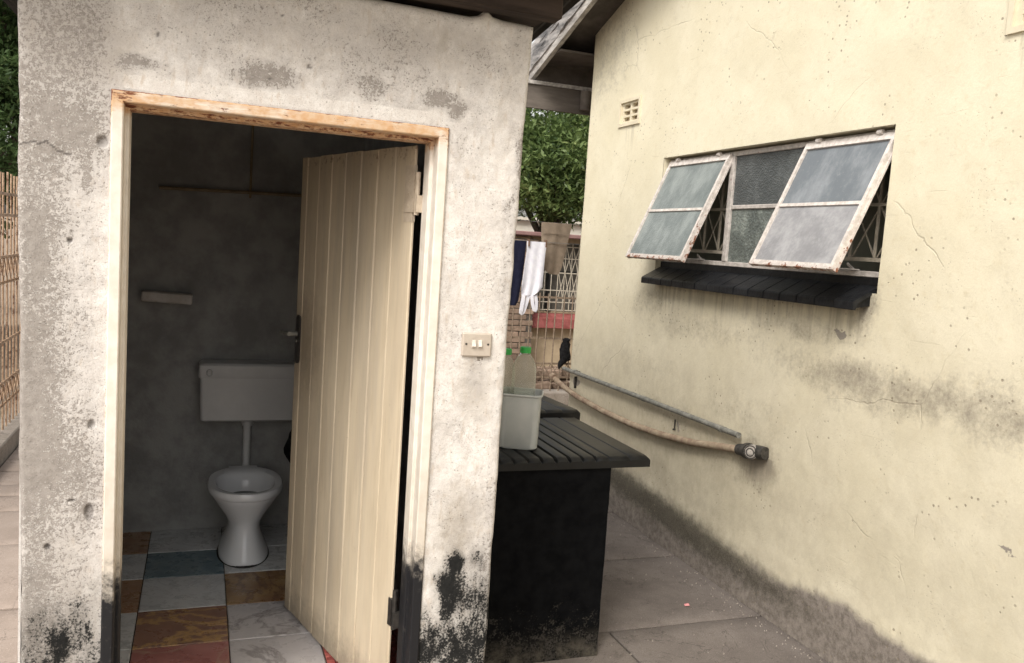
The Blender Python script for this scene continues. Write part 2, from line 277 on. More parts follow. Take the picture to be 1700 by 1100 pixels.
M = dict(
    peel=mat_peel(), house=mat_house(), frame=mat_frame(), door=mat_door(),
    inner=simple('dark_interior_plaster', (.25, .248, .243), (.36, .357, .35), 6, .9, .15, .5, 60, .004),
    dark_timber=simple('dark_weathered_timber', (.022, .016, .013), (.062, .046, .038), 14, .8, .2, .5, 70, .006, stretch=(.15, 1, 1)),
    dark_sheet=simple('dark_roof_sheet', (.022, .02, .019), (.045, .04, .037), 5, .85, .2, .2),  # near-black tone over the whole sheet
    soffit=simple('dark_soffit_board', (.07, .06, .053), (.11, .096, .086), 5, .85, .2, .3),
    fascia=simple('grey_brown_fascia', (.10, .086, .076), (.17, .148, .13), 8, .8, .2, .4, stretch=(.2, 1, 1)),
    barge=simple('weathered_white_barge', (.26, .245, .235), (.50, .475, .45), 26, .8, .25, .5, 90, .006, stretch=(1, .25, 1)),
    barge_d=simple('weathered_grey_cement_cap', (.10, .10, .105), (.46, .44, .43), 16, .85, .2, .7, 60, .01, stretch=(1, .18, .8)),
    white_china=simple('white_glazed_china', (.80, .81, .83), (.84, .85, .87), 4, .12, .5, 0),
    cistern=simple('grey_white_plastic', (.58, .58, .58), (.64, .64, .635), 5, .38, .45, .03),
    black_seal=simple('black_sealant', (.012, .012, .012), (.03, .028, .025), 30, .7, .3, .3),
    water=simple('still_water', (.03, .035, .035), (.04, .045, .045), 3, .03, .5, 0),
    chrome=simple('dull_chrome', (.45, .45, .45), (.6, .6, .6), 20, .25, .6, 0),
    dark_handle=simple('blackened_brass_plate', (.016, .015, .014), (.04, .036, .032), 40, .35, .6, .1),
    steel_hinge=mat_metal_paint('painted_hinge_steel', (.46, .38, .29), (.55, .47, .37), (.07, .03, .018), .60, 90),
    brown_pipe=simple('rusty_brown_pipe', (.20, .15, .09), (.28, .215, .13), 20, .6, .4, .3),
    shelf=simple('worn_white_ledge', (.46, .42, .38), (.58, .55, .52), 14, .45, .4, .1),
    black=mat_black(), slab=mat_black('black_polished_slab', .42, False, .35),
    sill=simple('black_painted_tile', (.006, .0065, .008), (.014, .015, .017), 30, .38, .28, .4, 60, .006, var=.25),
    slabc=mat_concrete('grey_brown_concrete', (.165, .142, .128), (.235, .205, .185), (.088, .075, .067)),
    slabl=mat_concrete('pale_path_concrete', (.33, .27, .23), (.42, .35, .305), (.24, .195, .165)),
    kerb=mat_concrete('old_kerb_concrete', (.27, .235, .20), (.36, .32, .28), (.15, .125, .105), 6),
    earth=mat_concrete('sandy_earth', (.27, .215, .165), (.36, .29, .23), (.2, .155, .115), 1.3),
    winframe=mat_metal_paint('flaking_white_steel', (.37, .34, .315), (.55, .51, .48), (.09, .04, .022), .60, 40),
    winwhite=mat_metal_paint('flaking_white_sash', (.47, .425, .39), (.68, .635, .60), (.12, .045, .022), .69, 30),
    burg=simple('cream_burglar_bars', (.40, .36, .29), (.52, .47, .39), 30, .6, .3, .1),
    gl_mid=mat_glass('obscured_glass', (.07, .078, .08), .22, 110, .9, 0, (.15, .165, .165), .7),
    gl_midlow=mat_glass('obscured_glass_lower', (.10, .115, .108), .24, 75, 1.0, 0, (.27, .30, .275), .9),
    gl_top=mat_glass('sky_grey_glass', (.14, .158, .175), .26, 160, .08, 0, (.28, .30, .32), .8, (1, 1, .4)),
    gl_green=mat_glass('green_grey_glass', (.14, .163, .16), .28, 80, .25, 0, (.30, .33, .32), .75, (1, 1, .5)),
    gl_low=mat_glass('chalky_dirty_glass', (.23, .23, .24), .36, 60, .2, 0, (.39, .39, .40), .9),
    galv=simple('galvanised_pipe', (.13, .13, .115), (.22, .215, .19), 30, .6, .3, .2),
    drain=simple('flaking_drain_pipe', (.20, .135, .095), (.37, .30, .215), 14, .75, .3, .5, 60, .006, lo=.3, hi=.7),
    rubber=simple('black_grimy_coupling', (.018, .017, .015), (.06, .054, .047), 40, .6, .35, .3),
    coupl=simple('grey_pipe_cap', (.24, .22, .20), (.40, .37, .34), 40, .6, .35, .2),
    bucket=simple('grey_white_enamel', (.40, .42, .415), (.47, .485, .475), 6, .4, .4, .06),
    green=simple('green_bottle_cap', (.03, .33, .06), (.05, .42, .09), 10, .4, .4, 0),
    white_cloth=simple('white_cotton', (.72, .72, .80), (.80, .80, .86), 20, .9, .1, .2, 200),
    beige=simple('beige_cotton', (.215, .17, .128), (.265, .21, .16), 14, .9, .1, .3, 120),
    navy=simple('navy_cotton', (.012, .013, .03), (.02, .022, .045), 14, .9, .1, .3, 120),
    peg=simple('brown_wood_peg', (.12, .07, .05), (.2, .12, .08), 20, .7, .3, 0),
    wire=simple('grey_wire', (.12, .12, .12), (.2, .2, .2), 20, .5, .4, 0),
    fence=mat_metal_paint('cream_rusty_bars', (.33, .215, .14), (.47, .335, .23), (.085, .04, .022), .53, 16),
    fenceb=mat_metal_paint('tan_rusty_bars', (.17, .125, .09), (.26, .20, .145), (.07, .04, .025), .56, 24),
    nwall=simple('tan_neighbour_wall', (.30, .235, .16), (.40, .32, .22), 4, .85, .2, .3),
    nbrick=simple('brown_brick', (.16, .115, .085), (.26, .19, .145), 9, .9, .15, .5, 60, .01, var=.3),
    red=simple('red_painted_sill', (.20, .055, .05), (.30, .095, .09), 9, .6, .3, .1),
    nroof=simple('dull_pink_roof', (.19, .11, .105), (.26, .16, .15), 5, .8, .2, .2),
    nglass=mat_glass('dusty_grey_window', (.10, .095, .085), .25, 30, .1, 0, (.2, .185, .16), .7),
    blackmetal=simple('black_window_mullion', (.012, .012, .012), (.03, .03, .03), 20, .5, .4, 0),
    rag=simple('black_ragged_cloth', (.006, .006, .007), (.016, .016, .017), 30, .9, .1, .4),
    leafA=mat_leaf('glossy_green_leaf', (.05, .09, .03), (.16, .225, .075), (.38, .43, .18)),
    leafB=mat_leaf('dull_green_leaf', (.035, .068, .026), (.085, .14, .05), (.22, .28, .12)),
    bark=simple('grey_brown_bark', (.07, .055, .042), (.13, .105, .08), 9, .9, .15, .7, 30, .02, stretch=(1, 1, .25)),
    switch=simple('dirty_cream_switch', (.43, .37, .31), (.50, .44, .375), 25, .45, .4, .05),
    rocker=simple('white_switch_rocker', (.62, .57, .50), (.70, .65, .58), 25, .35, .45, 0),
    screw=simple('dark_screw', (.03, .026, .024), (.05, .045, .04), 20, .4, .5, 0),
    room=simple('pale_green_room_wall', (.36, .37, .31), (.44, .45, .38), 3, .85, .2, .1),
    ventin=simple('shadowed_vent_brick', (.30, .23, .16), (.38, .30, .215), 10, .9, .1, .2),
    vent=simple('cream_vent_block', (.62, .555, .42), (.69, .63, .49), 14, .85, .2, .2),
    mosaic=simple('red_mosaic_tile', (.34, .08, .07), (.44, .13, .11), 30, .35, .45, .1, var=.25),
    grout=simple('dirty_grout', (.07, .06, .052), (.12, .105, .09), 20, .9, .1, .2),
    litter=simple('pink_paper_scrap', (.62, .25, .25), (.70, .32, .32), 20, .8, .2, 0),
)
T = dict(
    white=mat_marble('pale_grey_tile', (.55, .56, .565), (.63, .64, .645), (.24, .24, .24), 5, .3),
    marble=mat_marble('veined_white_tile', (.42, .395, .395), (.50, .475, .475), (.16, .14, .135), 2.4, .6),
    brown=mat_marble('orange_brown_tile', (.29, .155, .085), (.40, .24, .14), (.46, .34, .22), 4, .5),
    ochre=mat_marble('ochre_brown_tile', (.22, .12, .06), (.42, .27, .12), (.11, .045, .03), 3, .7),
    maroon=mat_marble('maroon_tile', (.20, .105, .08), (.29, .16, .11), (.50, .31, .13), 2.2, .9),
    red=mat_marble('rose_red_tile', (.33, .125, .11), (.40, .18, .16), (.42, .27, .2), 2.6, .7),
    blue=mat_marble('blue_slate_tile', (.13, .19, .225), (.19, .26, .295), (.25, .3, .31), 4, .6),
)
# clear plastic for the bottles
def mat_bottle():
    n = NT('milky_clear_plastic', .15, .5); n.color((.93, .95, .91)); n.b.inputs['Transmission Weight'].default_value = .93
    n.b.inputs['IOR'].default_value = 1.15; n.rough(n.ss(n.noise(12), .3, .7, .08, .22)); return n.m
M['bottle'] = mat_bottle()

# ------------------------------------------------------------------ mesh helpers
class MB:
    def __init__(s): s.v = []; s.f = []; s.mi = []; s.cur = 0
    def add(s, vs, fs):
        o = len(s.v); s.v += [tuple(p) for p in vs]; s.f += [tuple(i+o for i in f) for f in fs]; s.mi += [s.cur]*len(fs); return s
    def box(s, a, b, rot=None, c=None, bev=0):
        (x0, y0, z0), (x1, y1, z1) = a, b
        if bev:
            bm = bmesh.new(); bmesh.ops.create_cube(bm, size=1)
            for v in bm.verts: v.co = Vector(((x0+x1)/2+v.co.x*(x1-x0), (y0+y1)/2+v.co.y*(y1-y0), (z0+z1)/2+v.co.z*(z1-z0)))
            bmesh.ops.bevel(bm, geom=list(bm.edges), offset=bev, segments=1, affect='EDGES')
            vs = [v.co.copy() for v in bm.verts]; bm.verts.index_update(); fs = [[v.index for v in f.verts] for f in bm.faces]; bm.free()
        else:
            vs = [Vector(p) for p in ((x0, y0, z0), (x1, y0, z0), (x1, y1, z0), (x0, y1, z0), (x0, y0, z1), (x1, y0, z1), (x1, y1, z1), (x0, y1, z1))]
            fs = [(0, 3, 2, 1), (4, 5, 6, 7), (0, 1, 5, 4), (1, 2, 6, 5), (2, 3, 7, 6), (3, 0, 4, 7)]
        if rot is not None:
            c = Vector(c) if c is not None else Vector(((x0+x1)/2, (y0+y1)/2, (z0+z1)/2))
            vs = [c + rot @ (p-c) for p in vs]
        return s.add(vs, fs)
    def bar(s, p, q, wx, wy, up=(0, 0, 1)):           # rectangular bar from p to q
        p, q = Vector(p), Vector(q); d = (q-p).normalized(); u = Vector(up)
        if abs(d.dot(u)) > .98: u = Vector((1, 0, 0))
        a = d.cross(u).normalized(); b = a.cross(d)
        vs = []
        for e in (p, q):
            for (i, j) in ((-1, -1), (1, -1), (1, 1), (-1, 1)): vs.append(e+a*(i*wx/2)+b*(j*wy/2))
        return s.add(vs, [(3, 2, 1, 0), (4, 5, 6, 7), (0, 1, 5, 4), (1, 2, 6, 5), (2, 3, 7, 6), (3, 0, 4, 7)])
    def tube(s, pts, r, n=10, cap=True):
        pts = [Vector(p) for p in pts]; rs = r if isinstance(r, (list, tuple)) else [r]*len(pts)
        vs = []; fs = []; prev = None
        for i, p in enumerate(pts):
            d = (pts[min(i+1, len(pts)-1)]-pts[max(i-1, 0)]).normalized()
            if prev is None:
                u = Vector((0, 0, 1)) if abs(d.z) < .9 else Vector((1, 0, 0)); a = d.cross(u).normalized()
            else: a = (prev-d*prev.dot(d)).normalized()
            prev = a; b = d.cross(a)
            for k in range(n):
                t = 2*math.pi*k/n; vs.append(p+a*(math.cos(t)*rs[i])+b*(math.sin(t)*rs[i]))
        for i in range(len(pts)-1):
            for k in range(n):
                k2 = (k+1) % n; fs.append((i*n+k, i*n+k2, (i+1)*n+k2, (i+1)*n+k))
        if cap: fs.append(tuple(range(n))[::-1]); fs.append(tuple(range((len(pts)-1)*n, len(pts)*n)))
        return s.add(vs, fs)
    def loft(s, rings, close=True, cap0=False, cap1=False):
        n = len(rings[0]); vs = [p for r in rings for p in r]; fs = []
        for i in range(len(rings)-1):
            for k in range(n if close else n-1):
                k2 = (k+1) % n; fs.append((i*n+k, i*n+k2, (i+1)*n+k2, (i+1)*n+k))
        if cap0: fs.append(tuple(range(n))[::-1])
        if cap1: fs.append(tuple(range((len(rings)-1)*n, len(rings)*n)))
        return s.add(vs, fs)
    def prism(s, poly, y0, y1, axis='y'):              # polygon in the other two axes, extruded
        n = len(poly)
        def P(a, b, c): return (a, c, b) if axis == 'y' else ((c, a, b) if axis == 'x' else (a, b, c))
        vs = [P(a, b, y0) for a, b in poly]+[P(a, b, y1) for a, b in poly]
        fs = [tuple(range(n)), tuple(range(2*n-1, n-1, -1))]+[(i, i+n, (i+1) % n+n, (i+1) % n) for i in range(n)]
        return s.add(vs, fs)
    def build(s, name, mat, parent=None, smooth=False, loc=None, bev=0, fixn=True):
        o0 = Vector(parent['_loc']) if parent is not None else Vector((0, 0, 0))
        if loc is not None: o0 = Vector(loc)
        me = bpy.data.meshes.new(name); me.from_pydata([tuple(Vector(p)-o0) for p in s.v], [], s.f); me.update()
        mats = mat if isinstance(mat, list) else [mat]
        for m_ in mats: me.materials.append(m_)
        if len(mats) > 1: me.polygons.foreach_set('material_index', s.mi)
        if fixn or bev:
            bm = bmesh.new(); bm.from_mesh(me)
            if fixn: bmesh.ops.recalc_face_normals(bm, faces=bm.faces)
            if bev: bmesh.ops.bevel(bm, geom=[e for e in bm.edges if len(e.link_faces) == 2 and e.calc_face_angle(0) > .6], offset=bev, segments=2, affect='EDGES', clamp_overlap=True)
            bm.to_mesh(me); bm.free()
        if smooth:
            me.polygons.foreach_set('use_smooth', [True]*len(me.polygons))
            try: me.set_sharp_from_angle(angle=rad(40))
            except Exception: pass
        o = bpy.data.objects.new(name, me); col.objects.link(o)
        if parent is not None:
            o.parent = parent; o['_loc'] = tuple(o0) if loc is None else tuple(loc)
            if loc is not None: o.location = Vector(loc)-Vector(parent['_loc'])
        else:
            o.location = o0; o['_loc'] = tuple(o0)
        return o
def thing(name, label, cat, loc=(0, 0, 0), group=None):
    o = bpy.data.objects.new(name, None); col.objects.link(o); o.location = loc; o['_loc'] = tuple(loc)
    o.empty_display_size = .1
    o['label'] = label; o['category'] = cat
    if group: o['group'] = group
    return o
def tag(o, label, cat, group=None):
    o['label'] = label; o['category'] = cat
    if group: o['group'] = group
    return o
def struct(o): o['kind'] = 'structure'; return o
def inst(src, parent, delta, name=None):              # a copy sharing mesh data
    c = src.copy(); col.objects.link(c); c.parent = parent; c.location = src.location+Vector(delta); return c
def setattr_f(o, name, arr):
    a = o.data.attributes.new(name, 'FLOAT', 'POINT'); a.data.foreach_set('value', np.asarray(arr, dtype=np.float32))

# numpy noise for relief and for the large shapes of the stains
def vnoise(x, y, seed=0):
    xi = np.floor(x).astype(np.int64); yi = np.floor(y).astype(np.int64); fx = x-xi; fy = y-yi
    def h(a, b):
        n = (a*374761393+b*668265263+seed*982451653) & 0x7fffffff
        n = ((n ^ (n >> 13))*1274126177) & 0x7fffffff
        return ((n ^ (n >> 16)) & 0xffff)/65535.
    u = fx*fx*(3-2*fx); v = fy*fy*(3-2*fy)
    return (h(xi, yi)*(1-u)+h(xi+1, yi)*u)*(1-v)+(h(xi, yi+1)*(1-u)+h(xi+1, yi+1)*u)*v
def fbm(x, y, s, o=4, seed=0):
    t = 0; a = .5; tot = 0
    for i in range(o):
        t = t+a*vnoise(x*s, y*s, seed+i); tot += a; s *= 2.03; a *= .55
    return t/tot
def blobs(L, x, z, p=2.0):
    t = np.zeros_like(x)
    for (cx, cz, rx, rz, st) in L:
        d = np.sqrt(((x-cx)/rx)**2+((z-cz)/rz)**2)
        t = np.maximum(t, st*np.clip(1.35-d*.85, 0, 1)**.8)
    return t
def grid_mesh(us, vs, keep, fn):
    """rectangular grid; keep(uc,vc)->bool per cell; fn(u,v)->(x,y,z) arrays"""
    U, V = np.meshgrid(us, vs, indexing='ij'); nu, nv = U.shape
    idx = np.arange(nu*nv).reshape(nu, nv)
    uc = (us[:-1]+us[1:])/2; vc = (vs[:-1]+vs[1:])/2; UC, VC = np.meshgrid(uc, vc, indexing='ij')
    k = keep(UC, VC)
    q = np.stack([idx[:-1, :-1][k], idx[1:, :-1][k], idx[1:, 1:][k], idx[:-1, 1:][k]], 1)
    X, Y, Z = fn(U.ravel(), V.ravel())
    return np.stack([X, Y, Z], 1), q, U.ravel(), V.ravel()
def lines(a, b, step, forced=()):
    f = sorted(set([a, b]+[x for x in forced if a < x < b])); out = []
    for p, q in zip(f[:-1], f[1:]):
        n = max(1, int(round((q-p)/step))); out += list(np.linspace(p, q, n, endpoint=False))
    return np.array(out+[f[-1]])
def np_obj(name, verts, quads, mat, parent, smooth=True, flip=False):
    o0 = np.array(parent['_loc']) if parent is not None else np.zeros(3)
    me = bpy.data.meshes.new(name)
    if flip: quads = quads[:, ::-1]
    me.from_pydata((verts-o0).tolist(), [], quads.tolist()); me.update(); me.materials.append(mat)
    if smooth: me.polygons.foreach_set('use_smooth', [True]*len(me.polygons))
    o = bpy.data.objects.new(name, me); col.objects.link(o)
    if parent is not None: o.parent = parent
    o['_loc'] = tuple(o0); return o

# ================================================================== GROUND
g = MB(); g.add([(-2000, -2000, -.09), (2000, -2000, -.09), (2000, 2000, -.09), (-2000, 2000, -.09)], [(0, 1, 2, 3)])
ground = struct(g.build('ground', M['earth']))
g = MB(); g.box((.93, -6, -.088), (2.68, 3.75, -.018)); passage = struct(g.build('passage_bed', M['grout']))
def slab(name, x0, x1, y0, y1, z, mat, parent, gap=.006, tilt=0):
    nx = max(2, int((x1-x0)/.08)); ny = max(2, int((y1-y0)/.08))
    us = np.linspace(x0+gap, x1-gap, nx+1); vs = np.linspace(y0+gap, y1-gap, ny+1)
    t = rng.uniform(-.003, .003, 2)
    def fn(u, v):
        e = np.minimum(np.minimum(u-us[0], us[-1]-u), np.minimum(v-vs[0], vs[-1]-v))
        return u, v, z-.0035*(e < .004)+t[0]*(u-x0)/(x1-x0)+t[1]*(v-y0)/(y1-y0)+.003*(fbm(u, v, 3, 3, 5)-.5)
    us = np.concatenate([[us[0]], [us[0]+.006], us[1:-1], [us[-1]-.006], [us[-1]]]); vs = np.concatenate([[vs[0]], [vs[0]+.006], vs[1:-1], [vs[-1]-.006], [vs[-1]]])
    P, q, _, _ = grid_mesh(us, vs, lambda a, b: np.ones_like(a, bool), fn)
    m_ = MB(); m_.v = [tuple(p) for p in P]; m_.f = [tuple(x) for x in q]
    # skirt down
    nu, nv = len(us), len(vs); ring = [i*nv for i in range(nu)]+[(nu-1)*nv+j for j in range(1, nv)]+[i*nv+nv-1 for i in range(nu-2, -1, -1)]+[j for j in range(nv-2, 0, -1)]
    o = len(m_.v); m_.v += [(P[i][0], P[i][1], z-.05) for i in ring]; n = len(ring)
    m_.f += [(ring[k], o+k, o+(k+1) % n, ring[(k+1) % n]) for k in range(n)]
    m_.mi = [0]*len(m_.f)
    return m_.build(name, mat, parent, smooth=True)
ysp = [-5.8, -4.9, -4.1, -3.3, -2.5, -1.65, -.8, .05, .905, 1.729, 2.545, 3.36, 3.75]
for a, b in zip(ysp[:-1], ysp[1:]):
    if b < .95:
        slab('paving_slab', .93, 1.832, a, b, 0, M['slabc'], passage); slab('paving_slab', 1.832, 2.70, a, b, 0, M['slabc'], passage)
    else: slab('paving_slab', .93, 2.70, a, b, 0, M['slabc'], passage)
g = MB(); g.box((-1.27, -6, -.086), (-.44, 9, -.016)); path = struct(g.build('side_path', M['grout']))
yl = [-4.2, -3.3, -2.5, -1.65, -.85, 0.0, .84, 1.68, 2.52, 3.1, 3.41, 3.66, 3.99, 4.6, 5.3, 6.0, 6.8]
for a, b in zip(yl[:-1], yl[1:]): slab('paving_slab', -1.262, -.45, a, b, 0, M['slabl'], path)
g = MB(); g.box((-.45, -6, -.084), (.93, 0, -.014)); front = struct(g.build('front_paving', M['grout']))
for a, b in zip([-5.2, -4.3, -3.4, -2.55, -1.7, -.85], [-4.3, -3.4, -2.55, -1.7, -.85, -.02]): slab('paving_slab', -.44, .925, a, b, 0, M['slabl'], front)
g = MB(); g.box((-1.46, -3, -.09), (-1.268, 9, .125), bev=.008)
tag(g.build('kerb', M['kerb'], bev=0), 'low old concrete kerb along the left path, carrying the cream bar fence', 'kerb')
g = MB(); g.box((2.0, 6.38, -.09), (6.2, 6.62, .11), bev=.008)
tag(g.build('kerb', M['kerb']), 'low concrete kerb across the end of the passage under the tan fence', 'kerb')

# ================================================================== OUTHOUSE
hut = thing('outhouse', 'small outhouse with peeling whitewashed front wall and open cream door', 'outhouse', (.23, 0, 0))
FX0, FX1, FZ1 = -.227, .673, 2.083          # outer edges of the steel door frame
PEEL=[(-0.172,2.155,0.072,0.025,0.95),(0.150,2.166,0.103,0.038,1.00),(0.344,2.167,0.084,0.033,0.50),(0.445,2.180,0.065,0.040,0.80),(0.649,2.163,0.062,0.038,1.00),(0.706,2.135,0.030,0.038,1.00),(-0.394,1.652,0.033,0.131,1.15),(-0.375,1.791,0.034,0.046,0.60),(-0.282,1.852,0.021,0.069,0.95),(-0.325,1.625,0.056,0.094,0.62),(-0.385,1.435,0.055,0.142,0.80),(-0.356,1.309,0.085,0.144,0.75),(-0.382,1.149,0.049,0.129,0.90),(-0.318,1.066,0.072,0.115,0.60),(-0.366,0.970,0.042,0.066,0.75),(-0.336,0.803,0.065,0.076,0.45),(-0.294,1.438,0.071,0.161,0.55),(0.905,2.023,0.023,0.108,0.80),(0.885,1.894,0.023,0.091,0.70),(0.815,1.345,0.043,0.085,0.55),(0.209,2.278,0.263,0.079,0.42),(-0.021,2.245,0.182,0.093,0.40),(-0.331,2.111,0.082,0.090,0.45),(0.632,1.996,0.073,0.104,0.20),(0.868,1.580,0.027,0.149,0.45),(0.877,1.009,0.029,0.317,0.35),(-0.318,2.157,0.082,0.074,0.40),(0.703,2.333,0.073,0.085,0.30)]
STAIN=[(-0.319,2.187,0.139,0.104,0.70),(0.578,2.307,0.293,0.084,0.45),(0.525,2.300,0.053,0.020,0.60),(0.650,2.309,0.021,0.051,0.60),(0.241,2.283,0.335,0.096,0.35),(0.777,0.877,0.079,0.137,0.60),(-0.356,0.721,0.116,0.204,0.50),(0.807,1.316,0.059,0.113,0.50),(-0.406,1.528,0.041,0.394,0.50),(0.843,2.213,0.057,0.194,0.35)]
SOOT=[(0.767,0.653,0.045,0.12,.92),(0.774,0.760,0.032,0.043,1.00),(0.736,0.744,0.020,0.079,0.50),(0.811,0.500,0.028,0.122,0.60),(0.769,0.524,0.122,0.121,0.55),(0.844,0.756,0.033,0.040,0.55),(-0.333,0.592,0.036,0.069,.86),(-0.297,0.630,0.089,0.103,0.60),(-0.384,0.656,0.043,0.068,0.50),(0.761,0.820,0.079,0.118,0.25),(0.891,1.469,0.012,0.383,0.30)]
HOLES=[(-.246,1.948,.014,.016),(.265,2.205,.006,.005),(.19,2.33,.005,.004),(-.12,2.235,.006,.005),(-.318,1.69,.007,.007),(-.36,.875,.008,.008),(-.26,1.205,.010,.012),(-.262,.965,.012,.025),(-.305,1.0,.009,.004),(.165,2.16,.004,.004)]
TOP=[(-.6,2.425),(.476,2.417),(.552,2.416),(.668,2.413),(.72,2.412),(.745,2.419),(.765,2.436),(.772,2.437),(.79,2.422),(.819,2.417),(.89,2.414),(.913,2.412),(1.0,2.405)]
def wall_front():
    cu = np.concatenate([np.linspace(0, 1, 70, endpoint=False), np.linspace(1, 2, 130, endpoint=False), np.linspace(2, 3, 46)])
    cv = np.concatenate([np.linspace(0, 1, 460, endpoint=False), np.linspace(1, 2, 64)])
    def fn(u, v):
        topz = np.interp(np.interp(u, [0, 1, 2, 3], [-.443, FX0+.012, FX1-.012, .92]), [p[0] for p in TOP], [p[1] for p in TOP])
        z = np.where(v < 1, v*(FZ1-.012), (FZ1-.012)+(v-1)*(topz-FZ1+.012))
        xl = np.interp(z, [0, .56, 2.4], [-.414, -.421, -.443])+.010*(fbm(z, z*0, 9, 3, 3)-.5)
        xr = np.interp(z, [0, .41, 1.43, 2.3, 2.42], [.897, .900, .903, .918, .921])+.010*(fbm(z, z*0+5, 9, 3, 9)-.5)
        x = np.where(u < 1, xl+(FX0+.012-xl)*u, np.where(u < 2, FX0+.012+(FX1-FX0-.024)*(u-1), FX1-.012+(xr-FX1+.012)*(u-2)))
        d = np.minimum(np.minimum(x-xl, xr-x), (topz-z)*.6); r = .016
        dd = np.clip(d, 0, r)
        y = (r-np.sqrt(np.maximum(r*r-(r-dd)**2, 0)))*.9 + .0055*(fbm(x, z, 6, 3, 21)-.5)+.003*(fbm(x, z, 30, 3, 4)-.5)
        for (cx, cz, rx, rz) in HOLES:
            q = ((x-cx)/rx)**2+((z-cz)/rz)**2; y = y+np.where(q < 1, min(rx, .009)*np.sqrt(np.clip(1-q, 0, 1)), 0)
        return x, y, z
    P, q, U, V = grid_mesh(cu, cv, lambda a, b: ~((a > 1) & (a < 2) & (b < 1)), fn)
    o = np_obj('wall', P, q, M['peel'], hut)
    x, z = P[:, 0], P[:, 2]
    wx = x+.05*(fbm(x, z, 14, 3, 31)-.5); wz = z+.05*(fbm(x, z, 14, 3, 37)-.5)
    peel = blobs(PEEL, wx, wz)
    peel = np.maximum(peel, .72*fbm(x, z, 4.5, 4, 8)+.02+.33*np.clip((-.2-x)/.08, 0, 1)+.22*np.clip((-.31-x)/.05, 0, 1)*np.clip((1.95-z)/.2, .3, 1)*np.clip((z-.65)/.15, .2, 1)+.13*np.clip((z-2.13)/.08, 0, 1)*np.clip((.62-x)/.1, .2, 1)+.10*(x > .86))
    peel = np.where((z > 2.09) & (z < 2.125) & (x > -.2) & (x < .62), peel*.2, peel)
    setattr_f(o, 'peel', peel-.30)
    setattr_f(o, 'stain', blobs(STAIN, wx, wz))
    sb = blobs(SOOT, wx, wz); base = np.clip((.84+.25*(fbm(x, z, 6, 3, 50)-.5)*2-z)/.40, 0, 1)*(.50+.50*fbm(x, z, 11, 3, 55))
    setattr_f(o, 'soot', np.maximum(sb, base)-.05)
    h = np.zeros_like(x)
    for (cx, cz, rx, rz) in HOLES: h = np.maximum(h, np.clip((1.12-np.sqrt(((x-cx)/rx)**2+((z-cz)/rz)**2))*3.5, 0, .85)*(.55 if rx > .008 else .9))
    cz = 1.925+.030*(fbm(x, x*0, 40, 3, 88)-.5)-.16*(x+.40); h = np.maximum(h, .8*(np.abs(z-cz) < .0025)*(x < -.315))
    setattr_f(o, 'hole', h)
    # thickness of the front wall and the other walls, lined with dark plaster inside
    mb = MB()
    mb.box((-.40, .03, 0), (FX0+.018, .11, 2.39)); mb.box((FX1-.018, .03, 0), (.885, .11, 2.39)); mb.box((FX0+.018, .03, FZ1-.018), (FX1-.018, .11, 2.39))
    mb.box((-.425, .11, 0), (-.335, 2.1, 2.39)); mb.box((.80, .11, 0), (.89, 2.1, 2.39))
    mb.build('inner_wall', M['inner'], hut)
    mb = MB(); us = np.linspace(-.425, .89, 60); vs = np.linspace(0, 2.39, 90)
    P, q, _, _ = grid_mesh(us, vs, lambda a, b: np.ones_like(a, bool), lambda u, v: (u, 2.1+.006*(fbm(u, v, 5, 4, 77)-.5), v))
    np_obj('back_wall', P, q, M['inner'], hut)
    mb.box((-.425, 2.106, 0), (.89, 2.22, 2.39)); mb.build('rear_wall', M['peel'], hut)
    for xa, xb in ((-.432, -.426), (.891, .897)):
        sw = MB(); sw.box((xa, .03, 0), (xb, 2.22, 2.39)); sw.build('side_wall', M['peel'], hut)
wall_front()

# door frame: pressed steel section swept round three sides
def frame_sweep():
    # profile: (inset from the outer edge, y)
    prof = [(0, .012), (0, -.006), (.004, -.009), (.027, -.009), (.030, -.006), (.030, .045), (.032, .048), (.037, .048), (.040, .051), (.041, .108), (.0, .108)]
    mb = MB(); pts = []
    stations = []
    zs = list(np.linspace(0, FZ1, 60))
    for i, (dx, y) in enumerate(prof): pass
    ringL = [[(FX0+dx, y, z) for dx, y in prof] for z in zs[:-1]]
    ringL.append([(FX0+dx, y, FZ1-dx) for dx, y in prof])
    xs = np.linspace(0, 1, 30)[1:-1]
    ringT = [[(FX0+dx+(FX1-FX0-2*dx)*t, y, FZ1-dx) for dx, y in prof] for t in xs]
    ringR = [[(FX1-dx, y, FZ1-dx) for dx, y in prof]]+[[(FX1-dx, y, z) for dx, y in prof] for z in zs[:-1][::-1]]
    mb.loft(ringL+ringT+ringR, close=False)
    o = mb.build('door_frame', M['frame'], hut)
    co = np.array([v.co for v in o.data.vertices])+np.array(hut['_loc'])
    e = np.minimum(np.minimum(co[:, 0]-FX0, FX1-co[:, 0]), FZ1-co[:, 2])
    r = np.where(e < .003, .16, np.where(co[:, 2] > 2.04, .03, -.17))+np.where((co[:, 2] > 2.05) & (co[:, 0] < -.17), .14, 0)+np.where((co[:, 2] > 1.98) & (co[:, 0] > .655), .06, 0)
    r = r+np.where((co[:, 2] > 1.99) & (co[:, 1] > .0), .12, 0)+np.where(FZ1-co[:, 2] < .004, .07, 0)
    setattr_f(o, 'rust', r)
frame_sweep()

